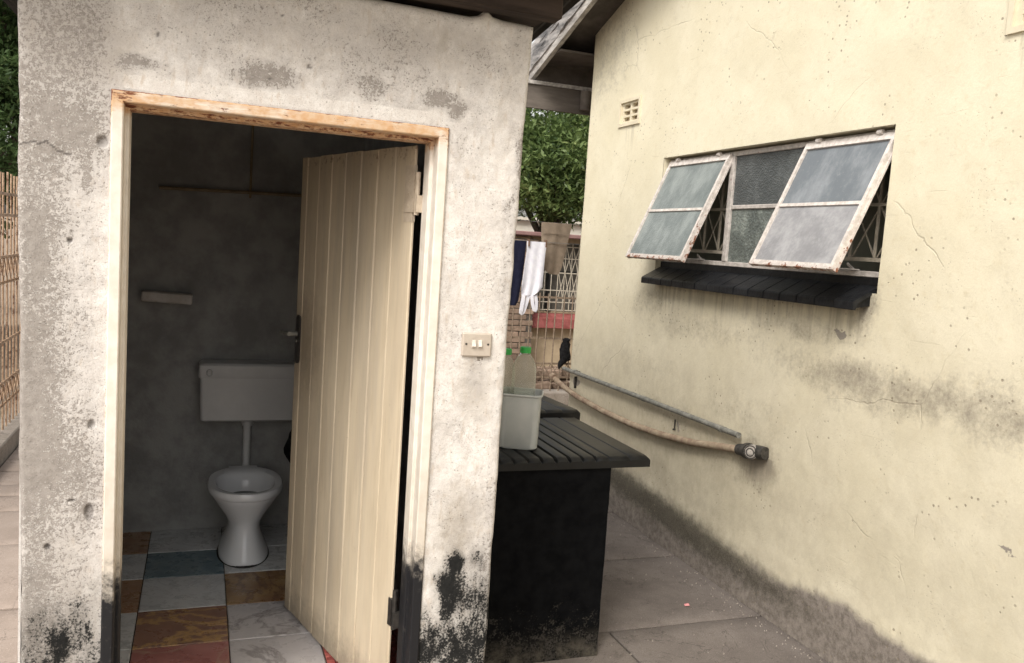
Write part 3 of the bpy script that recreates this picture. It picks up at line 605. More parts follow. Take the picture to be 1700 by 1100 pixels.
# door, hinged on the right jamb and standing open into the hut
HX, HY = .611, .142; EX, EY = .367, 1.035
dv = Vector((EX-HX, EY-HY, 0)); DW = dv.length; dv.normalize(); dn = Vector((-dv.y, dv.x, 0))   # dn faces the camera side
if dn.dot(CAM-Vector((HX, HY, 1))) < 0: dn = -dn
ZB, ZT = .198, 2.043
def dpt(t, n, z): return Vector((HX, HY, 0))+dv*(t*DW)+dn*n+Vector((0, 0, z))     # t: 0 hinge .. 1 free edge
def dbox(mb, t0, t1, n0, n1, z0, z1, cham=0, lean=0):
    a, b = t0, t1; c = cham/DW
    sec = [(a, n0), (b, n0), (b, n1-cham), (b-c, n1), (a+c, n1), (a, n1-cham)] if cham else [(a, n0), (b, n0), (b, n1), (a, n1)]
    r0 = [dpt(t, n, z0) for t, n in sec]; r1 = [dpt(t, n, z1) for t, n in sec]
    mb.loft([r0, r1], cap0=True, cap1=True); return mb
mb = MB(); dbox(mb, .15, .996, -.040, -.020, ZB+.004, ZT-.004); door = mb.build('door', M['door'], hut)
fr = [0, .066, .193, .323, .453, .59, .726, .86, 1.0]
for a, b in zip(fr[:-1], fr[1:]):
    t0, t1 = 1-b, 1-a
    mb = MB(); k = rng.uniform(-.0012, .0012)
    dbox(mb, t0+rng.uniform(.0006, .0022), t1-rng.uniform(.0006, .0022), -.020 if t0 > .05 else -.008, k, ZB+rng.uniform(0, .004), ZT-rng.uniform(0, .004), rng.uniform(.003, .0055))
    pl = mb.build('plank', M['door'], door)
for z0 in (1.835, .50):
    mb = MB(); dbox(mb, -.012, .050 if z0 > 1 else .012, -.010, .004, z0, z0+.115 if z0 > 1 else z0+.09)
    if z0 > 1: dbox(mb, .0, .060, -.010, .001, z0-.03, z0+.145)
    for k in range(3 if z0 > 1 else 0): p = dpt(.024, .0045, z0+.02+k*.037); mb.tube([p, p+dn*.002], .004, 8)
    mb.tube([dpt(-.020, -.004, z0-.008), dpt(-.020, -.004, z0+.123)], .008, 10)
    mb.box((.614, .108, z0), (.636, .130, z0+.052))
    h = mb.build('hinge', M['steel_hinge'] if z0 > 1 else M['dark_handle'], door)
    setattr_f(h, 'rust', np.full(len(h.data.vertices), -.02 if z0 > 1 else .1))
# handle plate and lever near the free edge
mb = MB(); ring = []
tp, wp, zc, hh = .958, .021, 1.325, .098
def plate(n, sh=0):
    out = []
    for k in range(20):
        t = 2*math.pi*k/20; cx = math.cos(t)*(wp-sh); cz = math.sin(t)*(wp-sh)+(hh-wp if math.sin(t) >= 0 else -(hh-wp))
        out.append(dpt(tp, n, zc+cz)+dv*cx)
    return out
mb.loft([plate(.0), plate(.006), plate(.009, .005)], cap1=True)
mb.cur = 1
c0 = dpt(tp, .008, zc+.022); mb.tube([c0, c0+dn*.034], .010, 10)
c1 = c0+dn*.036; mb.tube([c1-dv*.012, c1+dv*.02, c1+dv*.07, c1+dv*.088+Vector((0, 0, -.004))], [.009, .009, .007, .006], 10)
c2 = dpt(tp, .009, zc-.008); mb.tube([c2, c2+dn*.004], .006, 10)
mb.build('handle', [M['dark_handle'], M['galv']], door, smooth=True)

# floor with big mismatched tiles
FZ = .18
mb = MB(); mb.box((-.334, .0, .0), (.80, 2.1, FZ-.008)); fl = mb.build('floor', M['grout'], hut)
xb = [-.334, -.203, .144, .486, .80]
xcol = [-.334, -.198, .143, .478, .80]
yrow = [2.1, 1.783, 1.47, 1.125, .80, .47, .14]
TC = [['brown', 'white', 'white', 'brown'], ['white', 'blue', 'white', 'blue'], ['brown', 'white', 'ochre', 'white'],
      ['white', 'maroon', 'marble', 'red'], ['white', 'red', 'marble', 'mosaic'], ['brown', 'white', 'marble', 'mosaic']]
for r in range(6):
    for c in range(4):
        x0, x1, y1, y0 = xcol[c]+.002, xcol[c+1]-.002, yrow[r]-.002, yrow[r+1]+.002
        if TC[r][c] == 'mosaic':
            nx, ny = 10, 11
            if r == 4:
                proto = None
                for i in range(nx):
                    for j in range(ny):
                        w_, h_ = (x1-x0)/nx, (y1-y0)/ny
                        if proto is None:
                            mb = MB(); mb.box((x0+.0015, y0+.0015, FZ-.009), (x0+w_-.0015, y0+h_-.0015, FZ), bev=.001); proto = mb.build('mosaic_tile', M['mosaic'], fl)
                        else: inst(proto, fl, (i*w_, j*h_, rng.uniform(-.0006, .0006)))
                continue
            mb = MB(); mb.box((x0, y0, FZ-.009), (x1, y1, FZ), bev=.002); mb.build('floor_tile', M['mosaic'], fl); continue
        mb = MB(); dz = rng.uniform(-.001, .001); mb.box((x0, y0, FZ-.009), (x1, y1, FZ+dz), bev=.0025); mb.build('floor_tile', T[TC[r][c]], fl)
mb = MB(); mb.box((FX0+.05, -.02, 0), (FX1-.05, .0, FZ-.004)); mb.box((FX0+.05, 0, 0), (FX1-.05, .14, FZ-.012)); mb.build('threshold', M['kerb'], hut)

# hut roof: timbers and sheeting
mb = MB(); mb.box((-.62, -.075, 2.424), (.978, -.012, 2.492), bev=.004); mb.build('roof_beam', M['dark_timber'], hut)
for a, b in (((-.55, .02, 2.435), (.955, .09, 2.498)), ((-.55, 1.0, 2.42), (.95, 1.06, 2.498)), ((-.55, 2.12, 2.42), (.95, 2.18, 2.498))):
    mb = MB(); mb.box(a, b); mb.build('rafter', M['dark_timber'], hut)
mb = MB(); rr = []
nx = 140
for (y, z) in ((-.26, 2.513), (2.5, 2.553)):
    W_ = 1.755+.13*(y+.26)
    rr.append([(-.72+W_*i/nx, y, z+.009*math.sin(i*1.55)) for i in range(nx+1)]+[(-.72+W_*i/nx, y, z+.006+.009*math.sin(i*1.55)) for i in range(nx, -1, -1)])
mb.loft(rr, cap0=True, cap1=True); mb.build('roof_sheet', M['dark_sheet'], hut, smooth=True)

# ---- things in the hut
t = thing('toilet', 'white china toilet pan with low-level cistern against the back wall of the outhouse', 'toilet', (.235, 1.75, FZ))
def ell(cx, cy, rx, ryf, ryb, z, n=40, p=2.0):
    out = []
    for k in range(n):
        a = 2*math.pi*k/n; c, s_ = math.cos(a), math.sin(a)
        ry = ryf if s_ < 0 else ryb
        e = 2/p
        out.append((cx+rx*math.copysign(abs(c)**e, c), cy+ry*math.copysign(abs(s_)**e, s_), z))
    return out
cx = .234
mb = MB()
prof = [(.113, .20, .28, FZ+.0), (.116, .205, .28, FZ+.012), (.113, .20, .27, FZ+.03), (.092, .175, .25, FZ+.075), (.078, .155, .23, FZ+.12), (.073, .145, .22, FZ+.155),
        (.079, .148, .22, FZ+.185), (.100, .168, .225, FZ+.222), (.130, .20, .23, FZ+.265), (.150, .222, .236, FZ+.298), (.160, .234, .24, FZ+.316), (.1605, .235, .24, FZ+.322), (.170, .243, .245, FZ+.326), (.174, .248, .248, FZ+.336), (.174, .248, .248, FZ+.352), (.168, .242, .245, FZ+.362), (.150, .224, .222, FZ+.3625),
        (.138, .200, .17, FZ+.358), (.131, .185, .155, FZ+.345), (.120, .165, .14, FZ+.31), (.10, .13, .12, FZ+.27), (.075, .09, .09, FZ+.235), (.05, .06, .06, FZ+.21)]
mb.loft([ell(cx, 1.72, a, f_, b_, z, p=2.25) for a, f_, b_, z in prof], cap0=True, cap1=True)
mb.box((cx-.09, 1.90, FZ+.285), (cx+.09, 2.02, FZ+.358), bev=.02)
pan = mb.build('pan', M['white_china'], t, smooth=True)
mb = MB(); e = ell(cx, 1.72, .098, .128, .118, FZ+.272); mb.add(e, [tuple(range(len(e)))]); mb.build('water', M['water'], pan)
mb = MB(); mb.loft([ell(cx, 1.722, .122, .212, .285, FZ+.0012), ell(cx, 1.722, .119, .209, .284, FZ+.010), ell(cx, 1.722, .112, .20, .28, FZ+.014)]); mb.build('seal', M['black_seal'], pan)
mb = MB(); x0, x1, y0, y1, z0, z1 = .014, .478, 1.945, 2.093, .778, 1.005
rings = []
def rrect(xa, xb, ya, yb, z, r=.018, n=5):
    out = []
    for (cx_, cy_, a0) in ((xb-r, yb-r, 0), (xa+r, yb-r, 90), (xa+r, ya+r, 180), (xb-r, ya+r, 270)):
        for k in range(n+1): a = rad(a0+90*k/n); out.append((cx_+r*math.cos(a), cy_+r*math.sin(a), z))
    return out
mb.loft([rrect(x0+.016, x1-.016, y0+.016, y1, z0), rrect(x0+.006, x1-.006, y0+.006, y1, z0+.008), rrect(x0, x1, y0, y1, z1-.0)], cap0=True, cap1=True)
cis = mb.build('cistern', M['cistern'], t, smooth=True)
mb = MB(); a = .006
mb.loft([rrect(x0-a, x1+a, y0-a, y1, z1-.003), rrect(x0-a-.002, x1+a+.002, y0-a-.002, y1, z1+.004), rrect(x0-a, x1+a, y0-a, y1, z1+.058), rrect(x0+.004, x1-.004, y0+.004, y1, z1+.068)], cap0=True, cap1=True)
mb.build('lid', M['cistern'], cis, smooth=True)
mb = MB(); p = Vector((.057, y0-.006, 1.035)); mb.tube([p, p+Vector((0, -.01, 0))], .013, 14); mb.tube([p+Vector((-.012, -.012, .006)), p+Vector((-.012, -.012, -.012)), p+Vector((0, -.012, -.02)), p+Vector((.012, -.012, -.012)), p+Vector((.012, -.012, .006))], .003, 8)
mb.build('flush_lever', M['chrome'], cis, smooth=True)
mb = MB(); mb.tube([(.25, 2.035, .78), (.25, 2.035, .58), (.25, 2.03, .545), (.25, 2.01, .52), (.25, 1.98, .51)], .019, 16); mb.tube([(.25, 2.035, .742), (.25, 2.035, .774)], .027, 16); mb.tube([(.25, 2.035, .752), (.25, 2.035, .757)], .031, 16)
mb.build('flush_pipe', M['cistern'], t, smooth=True)
mb = MB(); mb.box((-.265, 2.0, 1.362), (-.033, 2.096, 1.412), rot=Matrix.Rotation(rad(2.5), 3, 'Y'), bev=.006)
tag(mb.build('wall_shelf', M['shelf'], None, loc=(-.15, 2.09, 1.38)), 'short crooked white ledge on the dark back wall left of the cistern', 'shelf')
mb = MB(); mb.tube([(-.2, 2.075, 1.921), (.2, 2.075, 1.932), (.56, 2.075, 1.941)], .0085, 8); mb.tube([(.227, 2.083, 2.38), (.227, 2.083, 1.905)], .006, 8)
tag(mb.build('water_pipe', M['brown_pipe'], None, smooth=True, loc=(.2, 2.08, 1.93)), 'thin rusty brown water pipe high on the dark back wall of the outhouse', 'pipe')
# black bag hanging behind the pan
mb = MB(); rings = []
for i in range(9):
    f_ = i/8; r = .05*math.sin(math.pi*(.12+.8*f_))+.008
    rings.append([(.50+r*(1+.15*math.sin(3*a_+i))*math.cos(a_), 2.02+r*.7*math.sin(a_), .72-f_*.20) for a_ in np.linspace(0, 2*math.pi, 12, endpoint=False)])
mb.loft(rings, cap0=True, cap1=True); mb.tube([(.50, 2.04, .72), (.50, 2.09, .76)], .003, 6)
tag(mb.build('black_bag', M['rag'], None, smooth=True, loc=(.50, 2.03, .6)), 'small black bag hanging on the back wall beside the toilet', 'bag')

# light switch
sx0, sx1, sz0, sz1 = .752, .846, 1.408, 1.481
ls = thing('light_switch', 'dirty cream double light switch plate on the wall right of the door', 'light switch', (.799, 0, 1.44))
rot = Matrix.Rotation(rad(-1.5), 3, 'Y')
mb = MB(); mb.box((sx0, -.012, sz0), (sx1, .006, sz1), bev=.004); mb.build('plate', M['switch'], ls)
mb = MB(); mb.box((sx0+.010, -.001, sz0-.014), (sx1-.022, .012, sz0+.002)); mb.build('conduit_box', M['kerb'], ls)
for k in (-.012, .008):
    mb = MB(); mb.prism([(-.0125, 1.434), (-.015, 1.437), (-.0215, 1.441), (-.016, 1.4525), (-.0145, 1.459), (-.0125, 1.460)], .799+k-.0055, .799+k+.0055, axis='x')
    mb.build('rocker', M['rocker'], ls)
for k in (-.035, .035):
    mb = MB(); p = Vector((.799+k, -.0115, 1.447)); mb.tube([p, p+Vector((0, -.0015, 0))], .0035, 10); mb.build('screw', M['screw'], ls)

# ================================================================== HOUSE
WX = 2.69
house = thing('house', 'cream plastered house with gable wall, dark eaves and propped-open steel window', 'house', (WX, 0, 0))

RZ = lambda y: 3.185+(4.9-abs(y+1.0))*.3256
WY0, WY1, WZ0, WZ1 = .375, 2.262, 1.655, 2.363
GRIME_SHADE=[(0.445,1.262,0.355,0.078,0.62),(0.082,1.265,0.245,0.070,0.62),(-0.246,1.262,0.181,0.085,0.60),(0.807,1.300,0.349,0.085,0.38),(1.091,0.739,0.132,0.076,.95),(1.468,0.658,0.320,0.046,0.45),(1.233,0.947,0.290,0.094,0.30),(1.767,1.349,0.514,0.069,0.42),(0.831,1.456,0.422,0.046,0.45),(0.420,1.581,0.048,0.077,0.75),(2.319,1.460,0.223,0.068,0.45),(1.807,0.788,0.579,0.070,0.40),(2.371,1.063,0.440,0.078,0.28),(3.175,3.161,0.374,0.260,0.35),(0.210,2.764,0.277,0.118,0.15),(0.873,1.726,0.719,0.171,0.14)]  # mostly dirt; the blob at the far top paints the eave's soft shade
VENT=[(2.635, 2.895, 2.633, 2.780), (-.395, -.128, 2.64, 2.79)]
def house_wall():
    fy = [WY0, WY1]+[v for q in VENT for v in q[:2]]; fz = [WZ0, WZ1]+[v for q in VENT for v in q[2:]]
    us = lines(-1.4, 3.43, .0165, fy); vs = lines(0, 4.8, .0165, fz)
    def keep(a, b):
        k = ~((a > WY0) & (a < WY1) & (b > WZ0) & (b < WZ1)) & (b < 3.185+(4.9-np.abs(a+1))*.3256+.03)
        for q in VENT: k &= ~((a > q[0]) & (a < q[1]) & (b > q[2]) & (b < q[3]))
        return k
    def fn(u, v):
        x = WX+.010*(fbm(u, v, 1.1, 3, 60)-.5)+.005*(fbm(u, v, 7, 3, 61)-.5)
        x = x-.008*np.clip((.36+.07*(fbm(u, v*0, 3, 3, 62)-.5)-v)/.12, 0, 1)+.006*(fbm(u, v, 30, 3, 66)-.5)*(v < .34)
        e = 3.43-u; r = .02; dd = np.clip(e, 0, r); x = x+r-np.sqrt(np.maximum(r*r-(r-dd)**2, 0))
        return x, u+.006*(fbm(v, v*0, 4, 3, 63)-.5)*(u > 3.3), v
    P, q, U, V = grid_mesh(us, vs, keep, fn)
    o = np_obj('wall', P, q, M['house'], house, flip=True)
    y, z = U, V
    wy = y+.12*(fbm(y, z, 7, 3, 71)-.5); wz = z+.08*(fbm(y, z, 9, 3, 72)-.5)
    setattr_f(o, 'grime_shade', np.maximum(1.1*blobs([(a, b, c*1.15, d*1.35, e) for a, b, c, d, e in GRIME_SHADE], wy, wz), .10))
    setattr_f(o, 'dust_shade', np.clip((2.0-z)/1.4, 0, 1)*.82*np.clip(.60+.22*y, .5, 1))
    dt = np.interp(y, [-1.4, -.1, .38, .65, 1.0, 1.34, 1.72, 2.09, 2.44, 3.4], [.27, .275, .31, .27, .245, .25, .275, .30, .33, .36])+.05*(fbm(y, y*0, 5, 4, 73)-.5)
    soft = np.interp(y, [-1, .6, 1.2, 2.2, 3.4], [.06, .07, .15, .32, .38])
    setattr_f(o, 'damp', np.clip((dt+soft-z)/(soft*2+.02), 0, 1)*np.interp(y, [.3, 1.4], [1, .86]))
    md = np.interp(y, [-1, .3, .8, 1.5, 3.4], [.12, .35, .7, .95, .95])
    setattr_f(o, 'mould', md*np.clip(1.1-np.abs(z-.16-.05*np.clip(y-1, 0, 2))/.19, 0, 1))
    chip = blobs([(.562, 1.474, .045, .018, .95), (3.30, .77, .06, .03, 1.), (1.86, .76, .02, .05, .7), (-.36, .80, .03, .012, .75), (-.40, .77, .04, .01, .75)], wy, wz)
    setattr_f(o, 'chip', chip)
    run = np.zeros_like(y)
    for (ya, yb, zt_, ln, st) in ((.38, 2.28, 1.60, .42, .85), (.9, 1.25, .78, .35, 1.), (2.62, 2.9, 2.63, .5, .8), (-.41, -.11, 2.63, .6, .8)):
        run = np.maximum(run, st*((y > ya) & (y < yb) & (z < zt_))*np.clip(1-(zt_-z)/ln, 0, 1)**.7*np.clip(np.minimum(y-ya, yb-y)/.06, 0, 1))
    setattr_f(o, 'run', run)
    # the rest of the shell: outer corner, far and near walls, reveals of the window opening
    mb = MB()
    mb.box((WX+.025, 3.41, 0), (WX+6, 3.432, 3.30)); mb.box((WX+.01, -5.4, 0), (WX+.16, -1.4, 3.2)); mb.box((WX+.16, -5.4, 0), (WX+6, -5.25, 3.2))
    o2 = mb.build('outer_wall', M['house'], house)
    mb = MB(); T_ = .15
    a, b = WX-.004, WX+T_
    mb.add([(WX+.002, WY0, WZ0), (b, WY0, WZ0), (b, WY0, WZ1), (WX+.002, WY0, WZ1)], [(0, 1, 2, 3)]); mb.add([(WX+.002, WY1, WZ0), (b, WY1, WZ0), (b, WY1, WZ1), (WX+.002, WY1, WZ1)], [(3, 2, 1, 0)])
    mb.add([(WX+.002, WY0, WZ1), (b, WY0, WZ1), (b, WY1, WZ1), (WX+.002, WY1, WZ1)], [(0, 1, 2, 3)]); mb.add([(WX+.002, WY0, WZ0), (b, WY0, WZ0), (b, WY1, WZ0), (WX+.002, WY1, WZ0)], [(3, 2, 1, 0)])
    mb.build('window_reveal', M['house'], house, fixn=False)
    # room behind the window
    mb = MB(); x0, x1, y0, y1, z0, z1 = b, WX+3.2, -.6, 3.38, .1, 2.75
    for s_ in ((y0, WY0), (WY1, y1)): mb.add([(x0, s_[0], z0), (x0, s_[1], z0), (x0, s_[1], z1), (x0, s_[0], z1)], [(0, 1, 2, 3)])
    mb.add([(x0, WY0, z0), (x0, WY1, z0), (x0, WY1, WZ0), (x0, WY0, WZ0)], [(0, 1, 2, 3)]); mb.add([(x0, WY0, WZ1), (x0, WY1, WZ1), (x0, WY1, z1), (x0, WY0, z1)], [(0, 1, 2, 3)])
    mb.add([(x0, y0, z0), (x1, y0, z0), (x1, y1, z0), (x0, y1, z0), (x0, y0, z1), (x1, y0, z1), (x1, y1, z1), (x0, y1, z1)], [(0, 1, 2, 3), (4, 7, 6, 5), (0, 4, 5, 1), (3, 2, 6, 7)])
    for a, b, c_, d in ((y0, 1.2, z0, z1), (2.9, y1, z0, z1), (1.2, 2.9, z0, 1.0), (1.2, 2.9, 2.3, z1)): mb.add([(x1, a, c_), (x1, b, c_), (x1, b, d), (x1, a, d)], [(0, 3, 2, 1)])  # opening added in the unseen far wall so daylight brightens the room
    mb.build('room', M['room'], house, fixn=False)
house_wall()

# roof with verge caps, soffit and eaves
mb = MB(); XV = 2.40; th = .05
for ya, yb in ((3.98, -1.0), (-5.98, -1.0)):
    vs = []
    for y in (ya, yb):
        for x in (XV+.05, WX+6.3):
            for dz in (0, th): vs.append((x, y, RZ(y)+dz))
    mb.add(vs, [(0, 1, 3, 2), (4, 6, 7, 5), (0, 4, 5, 1), (2, 3, 7, 6), (0, 2, 6, 4), (1, 5, 7, 3)])
roof = mb.build('roof', M['soffit'], house)
mb = MB()                                            # white lip under the caps
def sl(y, dz): return RZ(y)+dz
yy = np.linspace(3.98, -1.0, 40)
mb.loft([[(XV-.006, y, sl(y, -.105)), (XV+.03, y, sl(y, -.105)), (XV+.03, y, sl(y, -.035)), (XV-.006, y, sl(y, -.035))] for y in yy], cap0=True, cap1=True)
mb.build('barge_board', M['barge'], roof)
L = .62; y = 3.99; k = 0
while y > -1.0:
    mb = MB(); r = []
    nn = 12
    for i in range(nn+1):
        f_ = i/nn; yc = y-L*f_*1.04; fl_ = .014*(1-f_)
        prof = [(XV-.010-fl_, -.045), (XV-.020-fl_, .03), (XV-.014-fl_, .140), (XV+.010, .175+fl_*1.8), (XV+.06, .185+fl_*1.8), (XV+.15, .12), (XV+.15, .10), (XV+.05, .095), (XV+.03, -.045)]
        r.append([(px_+.004*math.sin(17*f_+k), yc, RZ(yc)+pz+.003*math.sin(29*f_+k*2)) for px_, pz in prof])
    mb.loft(r, cap0=True, cap1=True)
    for q in (.03, .075):
        mb.tube([(XV-.022, y-L*f_, RZ(y-L*f_)+q) for f_ in np.linspace(.02, .98, 8)], .006, 6)
    mb.build('verge_cap', M['barge_d'], roof, smooth=True); y -= L; k += 1
mb = MB(); mb.box((XV-.07, 3.90, 2.848), (WX+6.2, 3.935, 3.03)); mb.build('fascia', M['fascia'], house)
mb = MB(); mb.box((XV-.07, 3.885, 3.03), (WX+6.2, 3.945, 3.058)); mb.build('fascia_strip', M['barge'], house)
mb = MB(); mb.box((XV+.03, 3.44, 3.20), (WX+6.2, 3.93, 3.215)); mb.box((XV+.03, 3.90, 3.06), (WX+6.2, 3.93, 3.215)); mb.build('eaves_board', M['soffit'], house)
mb = MB()
for yb in (2.6, 1.3, 0.0): mb.bar((XV+.06, yb, RZ(yb)-.05), (WX+.05, yb, RZ(yb)-.05), .06, .09)
mb.build('purlin', M['soffit'], house)
mb = MB(); mb.tube([(WX+.155, 3.86, 2.872), (WX+.155, 3.86, 3.02)], .042, 14); mb.build('rafter_end', M['fascia'], house, smooth=True)

# air vents (2 x 3 holes)
for q in VENT:
    mb = MB(); y0, y1, z0, z1 = q; fw = .022; xo, xi = WX-.012, WX+.03
    o_ = .018
    for a, b in (((xo, y0-o_, z0-o_), (xi, y1+o_, z0+.004)), ((xo, y0-o_, z1-.004), (xi, y1+o_, z1+o_)), ((xo, y0-o_, z0+.004), (xi, y0+.004, z1-.004)), ((xo, y1-.004, z0+.004), (xi, y1+o_, z1-.004))): mb.box(a, b)
    x2 = WX+.004; ym = (y0+y1)/2
    ys = [y0+.004, y0+.030, ym-.012, ym+.012, y1-.030, y1-.004]; H = z1-z0-.008
    zs = [z0+.004+H*k for k in (0, .10, .30, .40, .60, .70, .90, 1)]
    for i in range(5):
        for j in range(7):
            if i in (1, 3) and j in (1, 3, 5): continue
            mb.box((x2+.0005*((i+j) % 2), ys[i], zs[j]), (xi+.002, ys[i+1], zs[j+1]))
    v = mb.build('air_vent', M['vent'], house)
    mb = MB(); mb.box((xi+.003, y0, z0), (xi+.02, y1, z1)); mb.build('vent_back', M['ventin'], v)

# window: steel frame, fixed middle light, two top-hung sashes propped open
fxa, fxb = WX+.045, WX+.075
yA, yB, yC, yD = WY1-.004, 1.585, .962, WY0+.004
zb, zt = 1.722, 2.352
mb = MB(); fw = .026
for a, b in (((fxa, yD, zt-fw), (fxb, yA, zt)), ((fxa, yD, zb), (fxb, yA, zb+fw)), ((fxa, yA-fw, zb+fw), (fxb, yA, zt-fw)), ((fxa, yD, zb+fw), (fxb, yD+fw, zt-fw)),
             ((fxa-.003, yB-.020, zb+fw), (fxb, yB+.020, zt-fw)), ((fxa-.003, yC-.018, zb+fw), (fxb, yC+.018, zt-fw)), ((fxa+.002, yC+.018, 2.036), (fxb-.004, yB-.02, 2.058))): mb.box(a, b, bev=.003)
wf = mb.build('window_frame', M['winframe'], house); setattr_f(wf, 'rust', np.zeros(len(wf.data.vertices)))
mb = MB(); mb.box((fxa+.012, yC+.018, 2.056), (fxa+.018, yB-.02, zt-fw)); mb.build('pane', M['gl_mid'], wf)
mb = MB(); mb.box((fxa+.012, yC+.018, zb+fw), (fxa+.018, yB-.02, 2.038)); mb.build('pane', M['gl_midlow'], wf)
# burglar bars just inside
mb = MB(); bx = WX+.125
mb.bar((bx, yD, 2.045), (bx, yA, 2.045), .006, .014); mb.bar((bx, yD, 1.80), (bx, yA, 1.80), .006, .018); mb.bar((bx, yD, 2.30), (bx, yA, 2.30), .006, .014)
n_b = 13; yv = np.linspace(yD+.02, yA-.02, n_b)
for i, y in enumerate(yv):
    mb.bar((bx+.004, y, 1.79), (bx+.004, y, 2.35), .010, .010)
    if i < n_b-1:
        y2 = yv[i+1]
        for z0, z1 in ((1.80, 2.045), (2.045, 2.30)):
            mb.bar((bx+.010, y, z0), (bx+.010, y2, z1), .005, .006); mb.bar((bx+.014, y, z1), (bx+.014, y2, z0), .005, .006)
mb.build('burglar_bars', M['burg'], wf)
def sash(ya, yb, drop, out, mats):
    """ya>yb; hinged at the top"""
    hz, hx = zt-.018, fxa-.006
    dirv = Vector((-out, 0, -drop)).normalized(); Lh = math.hypot(out, drop); nv = Vector((-drop, 0, out)).normalized()   # outward normal
    def P(y, t, n): return Vector((hx, y, hz))+dirv*t+nv*n
    def sb(mb, y0, y1, t0, t1, n0, n1):
        vs = [P(y, t, n) for n in (n0, n1) for (y, t) in ((y0, t0), (y1, t0), (y1, t1), (y0, t1))]
        mb.add(vs, [(3, 2, 1, 0), (4, 5, 6, 7), (0, 1, 5, 4), (1, 2, 6, 5), (2, 3, 7, 6), (3, 0, 4, 7)])
    fw = .018; mb = MB(); tm = Lh*.515
    sb(mb, yb, ya, 0, .034, -.012, .012); sb(mb, yb, ya, Lh-.024, Lh, -.012, .012)
    sb(mb, yb, yb+fw, .034, Lh-.024, -.012, .012); sb(mb, ya-fw, ya, .034, Lh-.024, -.012, .012)
    sb(mb, yb+fw, ya-fw, tm-.008, tm+.008, -.008, .009)
    # outer lip of the section
    sb(mb, yb-.004, yb+.006, .0, Lh, -.020, -.010); sb(mb, ya-.006, ya+.004, .0, Lh, -.020, -.010)
    for yh in (yb+(ya-yb)*.16, yb+(ya-yb)*.84):
        p = P(yh, .0, .008)+Vector((-.008, 0, .006)); mb.tube([p+Vector((0, -.014, 0)), p+Vector((0, .014, 0))], .011, 10)
        mb.box(tuple(p+Vector((-.004, -.008, -.012))), tuple(p+Vector((.03, .008, .004))))
    o = mb.build('sash', M['winwhite'], house)
    co = np.array([v.co for v in o.data.vertices])+np.array(house['_loc'])
    rz = np.clip((1.775-co[:, 2])/.03, 0, 1)*.13+np.clip((.05-np.minimum(np.abs(co[:, 1]-ya), np.abs(co[:, 1]-yb)))/.05, 0, 1)*np.clip((1.80-co[:, 2])/.06, 0, 1)*.12
    setattr_f(o, 'rust', rz)
    for (t0, t1), m_ in zip(((.034, tm-.008), (tm+.008, Lh-.024)), mats):
        mb = MB(); sb(mb, yb+fw, ya-fw, t0, t1, -.004, .001); mb.build('pane', m_, o)
    # peg stay along the bottom
    mb = MB(); ym = (ya+yb)/2; mb.bar(P(ym, Lh-.02, -.014), (fxa+.01, ym-.12, zb+.03), .012, .005); mb.bar((fxa-.004, ym-.10, zb+.03), (fxa-.004, ym-.06, zb+.055), .010, .008); mb.build('stay', M['winframe'], o)
    setattr_f(o.children[-1], 'rust', np.full(len(o.children[-1].data.vertices), .03))
    return o
sash(yA-.028, yB+.004, .600, .262, (M['gl_green'], M['gl_green']))
sash(yC-.002, yD+.012, .592, .268, (M['gl_top'], M['gl_low']))

# sill of black tiles, sloping out of the wall
mb = MB(); mb.prism([(WX-.002, 1.60), (WX-.075, 1.588), (WX-.075, 1.604), (WX+.045, 1.666), (WX+.045, 1.60)], .410, 2.255, axis='y')
mb.box((fxa-.006, WY0+.001, 1.64), (fxb+.02, WY1-.001, zb-.001))
# prism() takes (a,b) = (x,z) for axis y
sill = mb.build('window_sill', M['sill'], house)
ty = np.linspace(.400, 2.262, 16); sdir = Vector((.125+.05, 0, .100)).normalized()
for i in range(15):
    a, b = ty[i]+.002, ty[i+1]-.002; j = rng.uniform(-.003, .003)
    prof = [(WX-.095+j, 1.580), (WX-.095+j, 1.614), (WX-.088+j, 1.621), (WX+.025, 1.682), (WX+.038, 1.687), (WX+.038, 1.668), (WX-.072, 1.607), (WX-.078, 1.580)]
    if i in (0, 14): pass
    mb = MB(); mb.prism(prof, a, b, axis='y'); mb.build('sill_tile', M['sill'], sill, bev=.002)

# pipes on the wall
mb = MB(); mb.tube([(2.655, 3.47, .843), (2.657, 2.4, .850), (2.658, 1.19, .852)], .0155, 12)
for y in (3.25, 2.2, 1.35): mb.tube([(2.657, y-.012, .850), (2.657, y+.012, .850)], .018, 12); mb.box((2.655, y-.01, .842), (2.70, y+.01, .858))
tag(mb.build('water_pipe', M['galv'], None, smooth=True, loc=(2.69, 2.3, .85)), 'straight grey galvanised pipe on the cream wall above the sagging drain pipe', 'pipe')
dp = thing('drain_pipe', 'sagging brown waste pipe along the cream wall ending in a black coupling', 'drain pipe', (2.69, 2.2, .7))
mb = MB(); mb.tube([(2.645, 3.62, .742), (2.645, 3.48, .715), (2.655, 3.2, .675), (2.658, 2.77, .655), (2.66, 2.33, .653), (2.66, 1.95, .675), (2.66, 1.62, .708), (2.66, 1.33, .756), (2.66, 1.15, .782)], .0205, 14)
mb.tube([(2.645, 3.66, .745), (2.645, 3.60, .742)], .031, 14); mb.build('pipe', M['drain'], dp, smooth=True)
mb = MB(); mb.tube([(2.66, 1.18, .780), (2.658, 1.12, .790), (2.66, 1.0, .808), (2.665, .97, .812)], [.030, .034, .036, .032], 16); mb.tube([(2.655, 1.11, .791), (2.655, 1.085, .795)], .041, 16); mb.build('coupling', M['rubber'], dp, smooth=True)
mb = MB(); c = Vector((2.648, 1.045, .803)); ax = Vector((-.86, -.5, .05)).normalized()
